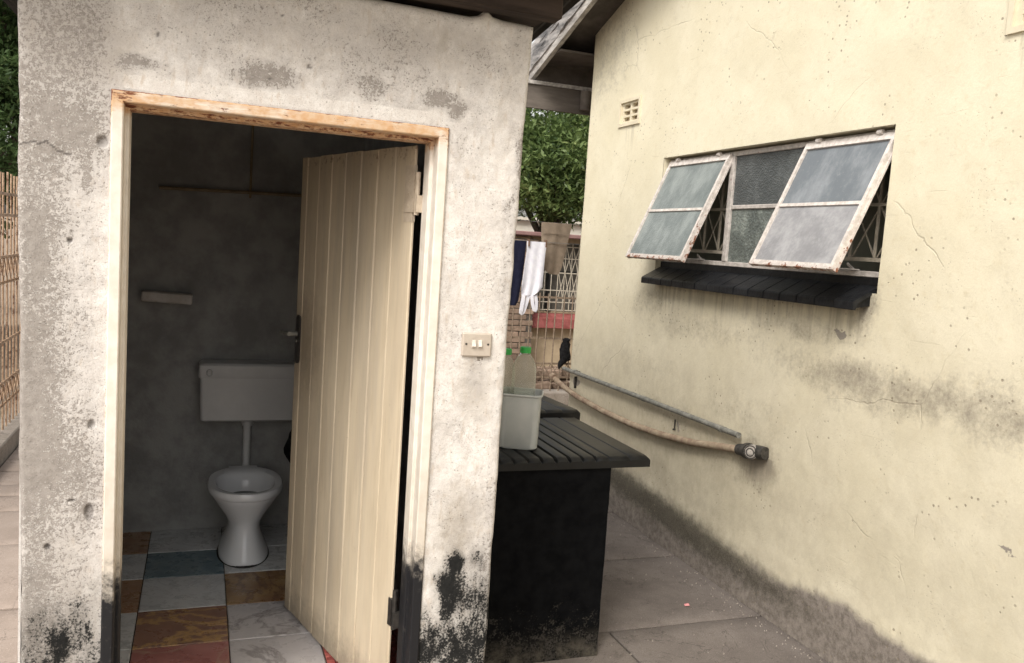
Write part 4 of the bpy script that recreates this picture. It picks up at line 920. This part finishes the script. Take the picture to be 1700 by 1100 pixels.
mb.tube([c, c+ax*.034], .036, 20); mb.tube([c+ax*.034, c+ax*.040], .026, 20); mb.tube([c+ax*.040, c+ax*.046], .012, 14); cap = mb.build('end_cap', M['coupl'], dp, smooth=True)
mb = MB()
a_ = ax.cross(Vector((0, 0, 1))).normalized(); b_ = ax.cross(a_)
for r_ in (.032, .0195):
    k_ = .035 if r_ > .02 else .041
    pts = [c+ax*k_+a_*(r_*math.cos(t_))+b_*(r_*math.sin(t_)) for t_ in np.linspace(0, 2*math.pi, 25)]; mb.tube(pts, .0028, 6, cap=False)
mb.build('rubber_ring', M['rubber'], cap, smooth=True)
mb = MB(); mb.bar((2.685, 1.86, .79), (2.685, 1.86, .735), .005, .008); mb.tube([(2.69, 1.86, .73), (2.675, 1.86, .73)], .006, 8); mb.bar((2.683, 3.29, .81), (2.683, 3.29, .72), .006, .025); mb.build('bracket', M['rubber'], dp)

# ================================================================== WASH TROUGH
wt = thing('wash_trough', 'black painted concrete wash trough with ribbed scrubbing slab beside the outhouse', 'wash trough', (1.35, 1.2, 0))
mb = MB()
us = np.linspace(.93, 1.676, 30); vs = np.linspace(0, .858, 34)
P, q, _, _ = grid_mesh(us, vs, lambda a, b: np.ones_like(a, bool), lambda u, v: (u+.006*(fbm(v, v*0, 8, 3, 5)-.5)*(u > 1.6), .712+.008*(fbm(u, v, 5, 4, 91)-.5)-.01*np.clip((.06-v)/.06, 0, 1), v))
mb.v = [tuple(p) for p in P]; mb.f = [tuple(a) for a in q]; mb.mi = [0]*len(mb.f)
mb.box((.93, .722, 0), (1.673, 1.50, .858)); mb.box((.93, 1.52, 0), (1.70, 2.28, .876))
mb.build('base', M['black'], wt, smooth=True)
def rib_slab(x0, x1, y0, y1, z0, z1, nrib, slope, name='scrubbing_slab', flat=.2):
    prof = []; pitch = (x1-flat-x0)/nrib
    for i in range(nrib):
        a = x0+i*pitch
        d_ = rng.uniform(.8, 1.15); e_ = rng.uniform(-.0015, .0015); prof += [(a+.002, -.013*d_), (a+.006+e_, -.013*d_), (a+.012+e_, e_), (a+pitch*.5, .0025+e_), (a+pitch-.003, e_)]
    prof += [(x1-flat+.002, -.004), (x1-flat+.008, -.004), (x1-flat+.012, 0), (x1-flat*.5-.004, .001), (x1-flat*.5, -.003), (x1-flat*.5+.006, -.003), (x1-flat*.5+.010, .0005), (x1-.01, 0), (x1, -.008)]
    ys = [y0, y0+.004, y0+.014, y0+.03]+list(np.linspace(y0+.03, y1, 7))[1:]
    rings = []
    for y in ys:
        e = y-y0; dz = -.014*max(0, 1-e/.03)**2; k = min(1, .35+e/.03)
        zz = z1+slope*(y-y0)/(y1-y0)+dz
        top = [(x, y, zz+h*k) for x, h in prof]; rings.append(top+[(x1, y, zz-(z1-z0)), (x0, y, zz-(z1-z0))])
    mb = MB(); mb.loft(rings, cap0=True, cap1=True); return mb.build(name, M['slab'], wt, smooth=True)
rib_slab(.97, 1.852, .693, 1.475, .856, .887, 11, .004)
rib_slab(1.05, 1.90, 1.53, 2.26, .874, .918, 10, -.02)
# drips of paint on the edge: small nubs
bk = thing('bucket', 'grey white square enamel bucket standing on the black ribbed slab', 'bucket', (1.372, .93, .89))
def sq(cx_, cy_, h, z, rr=.034, ang=-24, n=5):
    out = []; ca, sa = math.cos(rad(ang)), math.sin(rad(ang))
    for (sx, sy, a0) in ((1, 1, 0), (-1, 1, 90), (-1, -1, 180), (1, -1, 270)):
        for k in range(n+1):
            a = rad(a0+90*k/n); x = sx*(h-rr)+rr*math.cos(a); y = sy*(h-rr)+rr*math.sin(a); out.append((cx_+x*ca-y*sa, cy_+x*sa+y*ca, z))
    return out
BX, BY = 1.325, .935
mb = MB(); zz = .8895
mb.loft([sq(BX, BY, .081, zz), sq(BX, BY, .086, zz+.006), sq(BX, BY, .089, zz+.20), sq(BX, BY, .0895, zz+.226), sq(BX, BY, .092, zz+.228), sq(BX, BY, .093, zz+.235), sq(BX, BY, .092, zz+.239), sq(BX, BY, .0885, zz+.232), sq(BX, BY, .082, zz+.03), sq(BX, BY, .074, zz+.012)], cap0=True, cap1=True)
mb.build('body', M['bucket'], bk, smooth=True)
mb = MB(); mb.tube([Vector(p)+Vector((0, 0, 0)) for p in sq(BX, BY, .0925, zz+.2335)+[sq(BX, BY, .0925, zz+.2335)[0]]], .0042, 8); mb.build('rim', M['bucket'], bk, smooth=True)
def bottle(x, y, z, r, h, lab):
    t = thing('plastic_bottle', lab, 'bottle', (x, y, z), 'bottles in the bucket')
    prof = [(r*.80, 0), (r*.97, .008), (r, .03), (r*.985, .10), (r, .13), (r*.985, .20), (r, .24), (r*.98, h*.80), (r*.86, h*.86), (r*.62, h*.92), (r*.44, h*.950), (.0165, h*.962), (.0165, h*.985)]
    mb = MB(); n = 28
    R_ = [[(x+a*math.cos(2*math.pi*k/n), y+a*math.sin(2*math.pi*k/n), z+b) for k in range(n)] for a, b in prof]
    Ri = [[(x+(a-.0012)*math.cos(2*math.pi*k/n), y+(a-.0012)*math.sin(2*math.pi*k/n), z+b+.0012) for k in range(n)] for a, b in prof[::-1]]
    mb.loft(R_+Ri, cap0=True, cap1=True); mb.build('body', M['bottle'], t, smooth=True)
    mb = MB(); ring = lambda rr_, b: [(x+(rr_+.0006*(k % 2))*math.cos(2*math.pi*k/40), y+(rr_+.0006*(k % 2))*math.sin(2*math.pi*k/40), z+b) for k in range(40)]
    c = .0235
    mb.loft([ring(c, h*.968), ring(c, h*.968+.022), ring(c-.003, h*.968+.025)], cap0=True, cap1=True); mb.build('cap', M['green'], t, smooth=True)
bottle(1.320, .905, .903, .053, .412, 'clear plastic bottle with bright green cap, nearer and fully seen, in the grey bucket')
bottle(1.262, .985, .903, .044, .392, 'clear plastic bottle with green cap half hidden behind the outhouse wall edge')

# ================================================================== FENCES
def fence_run(label, loc, axis, start, stop, step, fixed, mat, zb, zt, rails, lattices, group=None):
    t = thing('bar_fence', label, 'fence', loc)
    def P(s, off, z): return (fixed+off, s, z) if axis == 'y' else (s, fixed+off, z)
    n = int((stop-start)/step); proto = None
    mb = MB(); mb.tube([P(start, 0, zb), P(start, 0, zt)], .0075, 6); proto = mb.build('bar', mat, t); setattr_f(proto, 'rust', np.zeros(len(proto.data.vertices)))
    for i in range(1, n+1):
        d = Vector(P(start+i*step, 0, 0))-Vector(P(start, 0, 0)); o = inst(proto, t, d+Vector((0, 0, rng.uniform(-.008, .008)))); o.rotation_euler = (rng.uniform(-.004, .004), rng.uniform(-.004, .004), 0)
    for z in rails:
        mb = MB(); mb.bar(P(start-.05, .014, z), P(stop+.05, .014, z), .008, .022) if axis == 'x' else mb.bar(P(start-.05, .014, z), P(stop+.05, .014, z), .008, .022)
        o = mb.build('rail', mat, t); setattr_f(o, 'rust', np.zeros(len(o.data.vertices)))
    for (z0, z1) in lattices:
        mb = MB()
        for i in range(n):
            a, b = start+i*step, start+(i+1)*step
            mb.bar(P(a, .02, z0), P(b, .02, z1), .006, .008); mb.bar(P(a, .026, z1), P(b, .026, z0), .006, .008)
        o = mb.build('lattice', mat, t); setattr_f(o, 'rust', np.zeros(len(o.data.vertices)))
    return t
fence_run('tall cream steel bar fence with rusty lattice bands along the left path', (-1.36, 5, .12), 'y', 3.2, 8.0, .125, -1.36, M['fence'], .11, 2.04,
          (1.885, 1.73, 1.425, 1.24, .80, .495, .33), ((1.24, 1.425), (.33, .495)))
fence_run('tan rusty steel bar fence closing the far end of the passage', (4, 6.5, .1), 'x', 2.3, 5.6, .104, 6.5, M['fenceb'], .10, 1.24,
          (1.2, .725, .43, .27), ((.27, .43),))

# ================================================================== LAUNDRY
LY = 5.0
cl = thing('washing_line', 'two thin washing line wires strung across the passage', 'washing line', (3.0, LY, 1.9))
for z, yy in ((1.812, LY), (2.003, LY+.10)):
    mb = MB(); mb.tube([(.9, yy, z+.03), (2.2, yy, z+.008), (3.0, yy, z), (3.6, yy, z+.004), (5.0, yy, z+.03)], .0022, 6); mb.build('wire', M['wire'], cl)
mb = MB(); mb.tube([(.9, LY+.05, 0), (.9, LY+.05, 2.1)], .025, 10); mb.tube([(5.0, LY+.05, 0), (5.0, LY+.05, 2.1)], .025, 10)
mb.bar((.9, LY-.1, 2.02), (.9, LY+.2, 2.02), .03, .03); mb.bar((5.0, LY-.1, 2.02), (5.0, LY+.2, 2.02), .03, .03); mb.build('post', M['galv'], cl)
def cloth(name, mat, rows, yc, label, cat, amp=.014, freq=34, nx=26, seed=0, thick=.003):
    """rows: (z, xl, xr) from the top down"""
    zs = np.array([r[0] for r in rows]); F_ = np.linspace(0, 1, 40)
    zz = np.interp(F_, np.linspace(0, 1, len(rows)), zs); xl = np.interp(F_, np.linspace(0, 1, len(rows)), [r[1] for r in rows]); xr = np.interp(F_, np.linspace(0, 1, len(rows)), [r[2] for r in rows])
    mb = MB(); fr_, bk_ = [], []
    for i in range(40):
        for side, out in ((1, fr_), (-1, bk_)):
            ring = []
            for k in range(nx):
                u = k/(nx-1); x = xl[i]+(xr[i]-xl[i])*u
                a = amp*(.3+.9*F_[i])
                y = yc+a*math.sin(freq*x+seed+1.5*F_[i])+a*.6*math.sin(freq*2.3*x+seed*2+3*F_[i])-side*(thick+.006*math.sin(math.pi*u))
                ring.append((x, y, zz[i]))
            out.append(ring)
    rings = [f_+b_[::-1] for f_, b_ in zip(fr_, bk_)]
    mb.loft(rings, cap0=True, cap1=True); o = mb.build(name, mat, None, smooth=True, loc=(float((xl[0]+xr[0])/2), yc, float(zs[0])))
    return tag(o, label, cat)
# vest pegged upside down by its hem
vr = [(1.812, 2.868, 3.074), (1.72, 2.872, 3.062), (1.62, 2.862, 3.058), (1.50, 2.852, 3.056), (1.42, 2.845, 3.055), (1.385, 2.843, 3.058), (1.36, 2.846, 3.030), (1.315, 2.850, 2.985), (1.30, 2.853, 2.965)]
vest = cloth('vest', M['white_cloth'], vr, LY, 'white vest pegged upside down by its hem on the washing line', 'vest', .010, 30, 24, 1)
def ribbon(path, wid, parent):
    mb = MB(); pts = [Vector(p) for p in path]; rings = []
    for i, p in enumerate(pts):
        d = (pts[min(i+1, len(pts)-1)]-pts[max(i-1, 0)]).normalized(); s_ = d.cross(Vector((0, 1, 0))).normalized()
        rings.append([p-s_*wid/2+Vector((0, -.003, 0)), p+s_*wid/2+Vector((0, -.003, 0)), p+s_*wid/2+Vector((0, .003, 0)), p-s_*wid/2+Vector((0, .003, 0))])
    mb.loft(rings, cap0=True, cap1=True); return mb.build('strap', M['white_cloth'], parent, smooth=True)
ribbon([(2.872, LY-.005, 1.31), (2.862, LY-.012, 1.24), (2.852, LY-.016, 1.17), (2.850, LY-.014, 1.135), (2.862, LY-.008, 1.128), (2.88, LY, 1.14), (2.90, LY+.006, 1.20), (2.925, LY+.006, 1.30)], .036, vest)
ribbon([(2.955, LY-.005, 1.30), (2.965, LY-.012, 1.22), (2.985, LY-.014, 1.165), (3.0, LY-.008, 1.160), (3.008, LY, 1.18), (3.008, LY+.004, 1.24), (2.995, LY+.004, 1.31)], .032, vest)
cloth('trousers', M['beige'], [(2.005, 3.045, 3.362), (1.90, 3.05, 3.345), (1.80, 3.06, 3.325), (1.70, 3.075, 3.31), (1.60, 3.095, 3.29), (1.55, 3.11, 3.275), (1.51, 3.16, 3.255)], LY+.10, 'beige trousers folded over the washing line behind the white vest', 'trousers', .007, 26, 22, 4)
mb = MB()
for z in (1.908, 1.815): mb.bar((3.046, LY+.078, z), (3.34, LY+.078, z-.004), .004, .006)
o = mb.build('fold', M['beige'], None, loc=(3.2, LY+.08, 1.86)); o.parent = bpy.data.objects['trousers']; o.matrix_parent_inverse = Matrix.Translation(-Vector(bpy.data.objects['trousers'].location))
cloth('dark_shirt', M['navy'], [(1.812, 2.68, 2.868), (1.6, 2.67, 2.862), (1.4, 2.655, 2.845), (1.25, 2.66, 2.83), (1.20, 2.67, 2.80)], LY+.012, 'navy garment hanging next to the white vest, mostly hidden by the outhouse', 'garment', .012, 28, 20, 2)
for x, z, nm in ((2.885, 1.80, 'left hem corner of the white vest'), (3.06, 1.80, 'right hem corner of the white vest')):
    mb = MB(); mb.box((x-.006, LY-.022, z-.035), (x+.006, LY-.010, z+.035)); mb.box((x-.006, LY+.010, z-.035), (x+.006, LY+.022, z+.035)); mb.box((x-.004, LY-.012, z-.004), (x+.004, LY+.012, z+.012))
    tag(mb.build('clothes_peg', M['peg'], None, loc=(x, LY, z)), 'brown clothes peg on the '+nm, 'peg', 'clothes pegs')

# ================================================================== BEYOND THE FENCE
# black rag on the fence
mb = MB(); rings = []; n = 14
for (z, r, ox) in ((.735, .012, .0), (.72, .045, .01), (.69, .038, 0), (.66, .055, .0), (.60, .062, .005), (.54, .066, .0), (.49, .060, .01), (.455, .045, -.02), (.42, .026, -.045), (.385, .010, -.06)):
    rings.append([(3.995+ox+r*(1+.25*math.sin(3*a+z*40))*math.cos(a), 6.46+.55*r*math.sin(a), z+.012*math.sin(5*a+z*60)) for a in np.linspace(0, 2*math.pi, n, endpoint=False)])
mb.loft(rings, cap0=True, cap1=True)
tag(mb.build('black_rag', M['rag'], None, smooth=True, loc=(3.995, 6.46, .6)), 'ragged black cloth caught on the bars of the tan fence by the house corner', 'cloth')
mb = MB(); mb.box((-3.3, 2.0, -.09), (-3.1, 13, 1.72)); mb.box((-3.34, 2.0, 1.72), (-3.06, 13, 1.78))
tag(mb.build('boundary_wall', simple('dark_brown_wall', (.075, .05, .038), (.15, .10, .075), 5, .9, .1, .5)), 'dark brown boundary wall seen through the cream bar fence on the left', 'wall')
# bricks heaped behind the fence
bs = thing('brick_heap', 'loose heap of old brown bricks behind the tan fence', 'brick heap', (4.1, 7.3, 0))
proto = None
for i in range(46):
    x = 3.55+rng.uniform(0, 1.15); lay = i % 4; y = 7.0+.09*lay*.5+rng.uniform(0, .35); z = -.045+.075*lay
    if proto is None:
        mb = MB(); mb.box((3.7, 7.1, -.045), (3.92, 7.205, .028), bev=.006); proto = mb.build('brick', M['nbrick'], bs, loc=(3.81, 7.15, 0)); continue
    o = inst(proto, bs, (0, 0, 0)); o.location = Vector((x, y, z+.045))-Vector(bs['_loc']); o.rotation_euler = (rng.uniform(-.15, .15), rng.uniform(-.2, .2), rng.uniform(-.5, .5))
# neighbour's house
NY = 9.5
nb = thing('neighbour_house', 'low tan neighbouring house with barred window and red sill beyond the fence', 'house', (6.5, NY, 0))
mb = MB(); mb.box((4.69, NY, -.09), (4.735, NY+.2, 1.93)); mb.box((4.735, NY, -.09), (5.55, NY+.2, .80)); mb.box((5.55, NY, -.09), (9, NY+.2, 1.93)); mb.box((4.735, NY, 1.86), (5.55, NY+.2, 1.93)); mb.box((4.69, NY+.2, -.09), (9, NY+5, 1.92)); nw = mb.build('wall', M['nwall'], nb)
mb = MB(); mb.box((4.2, NY-.35, 1.93), (9.3, NY+5.2, 1.99), bev=.01); mb.build('roof', M['nroof'], nb)
mb = MB(); mb.prism([(NY+.05, .80), (NY-.16, .70), (NY-.16, .56), (NY+.0, .54)], 4.70, 5.9, axis='x'); mb.build('sill', M['red'], nb)
mb = MB(); mb.box((5.02, NY+.10, .80), (5.04, NY+.14, 1.86)); mb.box((5.53, NY+.10, .80), (5.55, NY+.14, 1.86)); mb.bar((5.02, NY-.0, 1.42), (5.55, NY-.0, 1.42), .02, .02); mb.box((5.0, NY-.03, .80), (5.04, NY+.09, 1.43)); win = mb.build('window', M['blackmetal'], nb)
mb = MB(); mb.box((4.735, NY+.12, .80), (5.53, NY+.13, 1.86)); mb.build('pane', M['nglass'], win)
mb = MB()
xs_ = np.linspace(4.70, 5.56, 9)
for z in (.83, .95, 1.13, 1.40, 1.62, 1.80): mb.bar((4.70, NY-.05, z), (5.6, NY-.05, z), .008, .014)
for i, x in enumerate(xs_):
    mb.bar((x, NY-.045, .82), (x, NY-.045, 1.85), .010, .010)
for i in range(4, 8):
    for z0, z1 in ((.95, 1.40), (1.40, 1.80)):
        mb.bar((xs_[i], NY-.058, z0), (xs_[i+1], NY-.058, z1), .006, .009); mb.bar((xs_[i], NY-.066, z1), (xs_[i+1], NY-.066, z0), .006, .009)
mb.build('burglar_bars', M['burg'], win)
# rough brick pier left of it
bp = thing('brick_pier', 'rough brown brick pier beside the tan neighbouring house', 'brick pier', (4.4, NY, 0))
mb = MB(); mb.box((4.02, NY-.285, -.09), (4.66, NY+.1, 1.88)); core = mb.build('core', M['grout'], bp)
proto = None
for r in range(23):
    for k in range(3):
        x = 4.01+k*.225-(.11 if r % 2 else 0); z = -.08+r*.085
        if x < 3.98: continue
        if proto is None:
            mb = MB(); mb.box((4.01, NY-.30, -.08), (4.222, NY-.28, -.007), bev=.004); proto = mb.build('brick', M['nbrick'], core); continue
        inst(proto, core, (x-4.01, rng.uniform(-.006, .004), z+.08))
# white shed wall glimpsed under the foliage, well behind
mb = MB(); mb.box((5.5, 15.0, -.09), (14, 15.2, 2.35)); mb.box((5.4, 14.9, 2.35), (14.1, 15.3, 2.41))
tag(mb.build('boundary_wall', simple('white_lime_wall', (.72, .68, .58), (.78, .74, .66), 3, .8, .2, .1)), 'white boundary wall glimpsed under the tree beyond the neighbouring house', 'wall')

# ================================================================== TREES
def tree(label, base, trunk_h, blobsL, nleaf, leaf, mat, seed, lo_z=0):
    r_ = np.random.default_rng(seed)
    t = thing('tree', label, 'tree', base, 'trees beyond the fences')
    mb = MB(); b = Vector(base); top = b+Vector((.1, .1, trunk_h))
    mb.tube([b, b+Vector((.05, .02, trunk_h*.5)), top, top+Vector((.05, .1, trunk_h*.5))], [.17, .14, .12, .05], 12)
    for (cx_, cy_, cz_, rx, ry, rz_) in blobsL:
        c = Vector((cx_, cy_, cz_)); mid = (top+c)/2+Vector((0, 0, -.1)); mb.tube([top-Vector((0, 0, .3)), mid, c], [.07, .045, .015], 8)
        for k in range(5):
            e = c+Vector((r_.uniform(-rx, rx)*.7, r_.uniform(-ry, ry)*.7, r_.uniform(-rz_, rz_)*.7)); mb.tube([mid, (mid+e)/2+Vector((0, 0, .05)), e], [.025, .015, .006], 6)
    mb.build('trunk', M['bark'], t, smooth=True)
    vol = np.array([rx*ry*rz_ for *_, rx, ry, rz_ in blobsL]); pick = r_.choice(len(blobsL), nleaf, p=vol/vol.sum())
    B = np.array(blobsL)[pick]
    # clumps: sub-centres inside the blobs
    ncl = max(40, nleaf//60); cb = np.array(blobsL)[r_.choice(len(blobsL), ncl, p=vol/vol.sum())]
    d = r_.normal(size=(ncl, 3)); d /= np.linalg.norm(d, axis=1)[:, None]; rr = r_.uniform(.25, 1, ncl)**.45
    cc = cb[:, :3]+d*cb[:, 3:]*rr[:, None]; ci = r_.integers(0, ncl, nleaf)
    ctone = r_.uniform(0, 1, ncl)
    P = cc[ci]+r_.normal(size=(nleaf, 3))*np.array([.15, .15, .10])
    s = leaf*r_.uniform(.45, 1.4, nleaf)
    nrm = r_.normal(size=(nleaf, 3)); nrm[:, 2] = np.abs(nrm[:, 2])+.5; nrm /= np.linalg.norm(nrm, axis=1)[:, None]
    a = r_.normal(size=(nleaf, 3)); a -= nrm*(a*nrm).sum(1)[:, None]; a /= np.linalg.norm(a, axis=1)[:, None]; bb = np.cross(nrm, a)
    a[:, 2] -= .3
    L_ = s[:, None]
    v0 = P-a*L_*.5; v1 = P+bb*L_*.22-nrm*L_*.05; v2 = P+a*L_*.5-nrm*L_*.08; v3 = P-bb*L_*.22-nrm*L_*.05; vm = P+nrm*L_*.04
    V = np.stack([v0, v1, v2, v3], 1).reshape(-1, 3)
    keep = (P[:, 2] > lo_z)
    q = np.arange(nleaf*4).reshape(-1, 4)[keep]
    o0 = np.array(base); me = bpy.data.meshes.new('crown')
    tri = np.concatenate([q[:, [0, 1, 2]], q[:, [0, 2, 3]]])
    me.from_pydata((V-o0).tolist(), [], tri.tolist()); me.update(); me.materials.append(mat)
    o = bpy.data.objects.new('crown', me); col.objects.link(o); o.parent = t
    tone = np.clip(ctone[ci]*.55+r_.uniform(0, .45, nleaf), 0, 1)
    setattr_f(o, 'tone', np.repeat(tone, 4)); return t
tree('leafy green tree behind the washing line, seen between the outhouse and the house', (5.7, 11.6, -.09), 2.2,
     [(5.3, 11.2, 3.1, 1.1, .9, .8), (6.1, 11.4, 3.2, 1.1, .9, .9), (5.7, 11.0, 2.75, 1.3, .7, .5), (4.6, 11.5, 3.5, .9, .8, .9), (5.6, 12.0, 4.1, 1.5, 1., .9), (6.8, 11.8, 3.6, 1.0, .9, 1.)], 44000, .10, M['leafA'], 3, 2.02)
tree('dark green tree rising above the left bar fence', (-2.7, 9.6, -.09), 1.7,
     [(-2.3, 9.2, 2.9, .75, .8, .9), (-2.7, 9.6, 3.7, 1.1, .9, .9), (-1.9, 9.9, 3.6, .7, .8, .8), (-2.2, 9.3, 4.5, 1.0, .9, .7), (-3.2, 9.8, 3.0, .8, .8, .8)], 34000, .085, M['leafB'], 5, 1.7)
tree('broad dark tree further back on the left beyond the fence', (-4.6, 14.5, -.09), 2,
     [(-3.6, 14, 3.2, 1.6, 1, 1.5), (-4.8, 14.5, 3.8, 1.6, 1.2, 1.6), (-3.0, 14.4, 4.9, 1.5, 1.1, 1.1), (-2.8, 14.6, 2.3, 1.2, .8, .9)], 24000, .13, M['leafB'], 9, .5)

# litter scraps on the passage
for (x, y, a) in ((2.36, 1.08, .3),):
    mb = MB(); mb.add([(x-.014, y-.008, .004), (x+.012, y-.012, .006), (x+.016, y+.008, .010), (x-.008, y+.012, .005), (x, y, .013)], [(0, 1, 4), (1, 2, 4), (2, 3, 4), (3, 0, 4), (3, 2, 1, 0)])
    tag(mb.build('paper_scrap', M['litter'], None, loc=(x, y, .005)), 'tiny pink scrap of paper on the passage slabs near the cream wall', 'litter')
gr = MB(); rg = np.random.default_rng(77)
for i in range(420):
    x = rg.uniform(1.7, 2.66); y = rg.uniform(.2, 3.3)
    if rg.uniform() < .55: x = 2.66-abs(rg.normal())*.07
    r = rg.uniform(.0015, .005)
    P = [(x+r*rg.uniform(.6, 1.3)*math.cos(t), y+r*rg.uniform(.6, 1.3)*math.sin(t), .0) for t in (0, 1.6, 3.1, 4.7)]
    gr.add(P+[(x, y, r*1.1+.002)], [(0, 1, 4), (1, 2, 4), (2, 3, 4), (3, 0, 4)])
go = gr.build('grit', M['kerb']); go['kind'] = 'stuff'; go['label'] = 'fine grit and crumbs scattered on the passage slabs along the foot of the wall'; go['category'] = 'grit'
for o in bpy.data.objects:
    if '_loc' in o: del o['_loc']
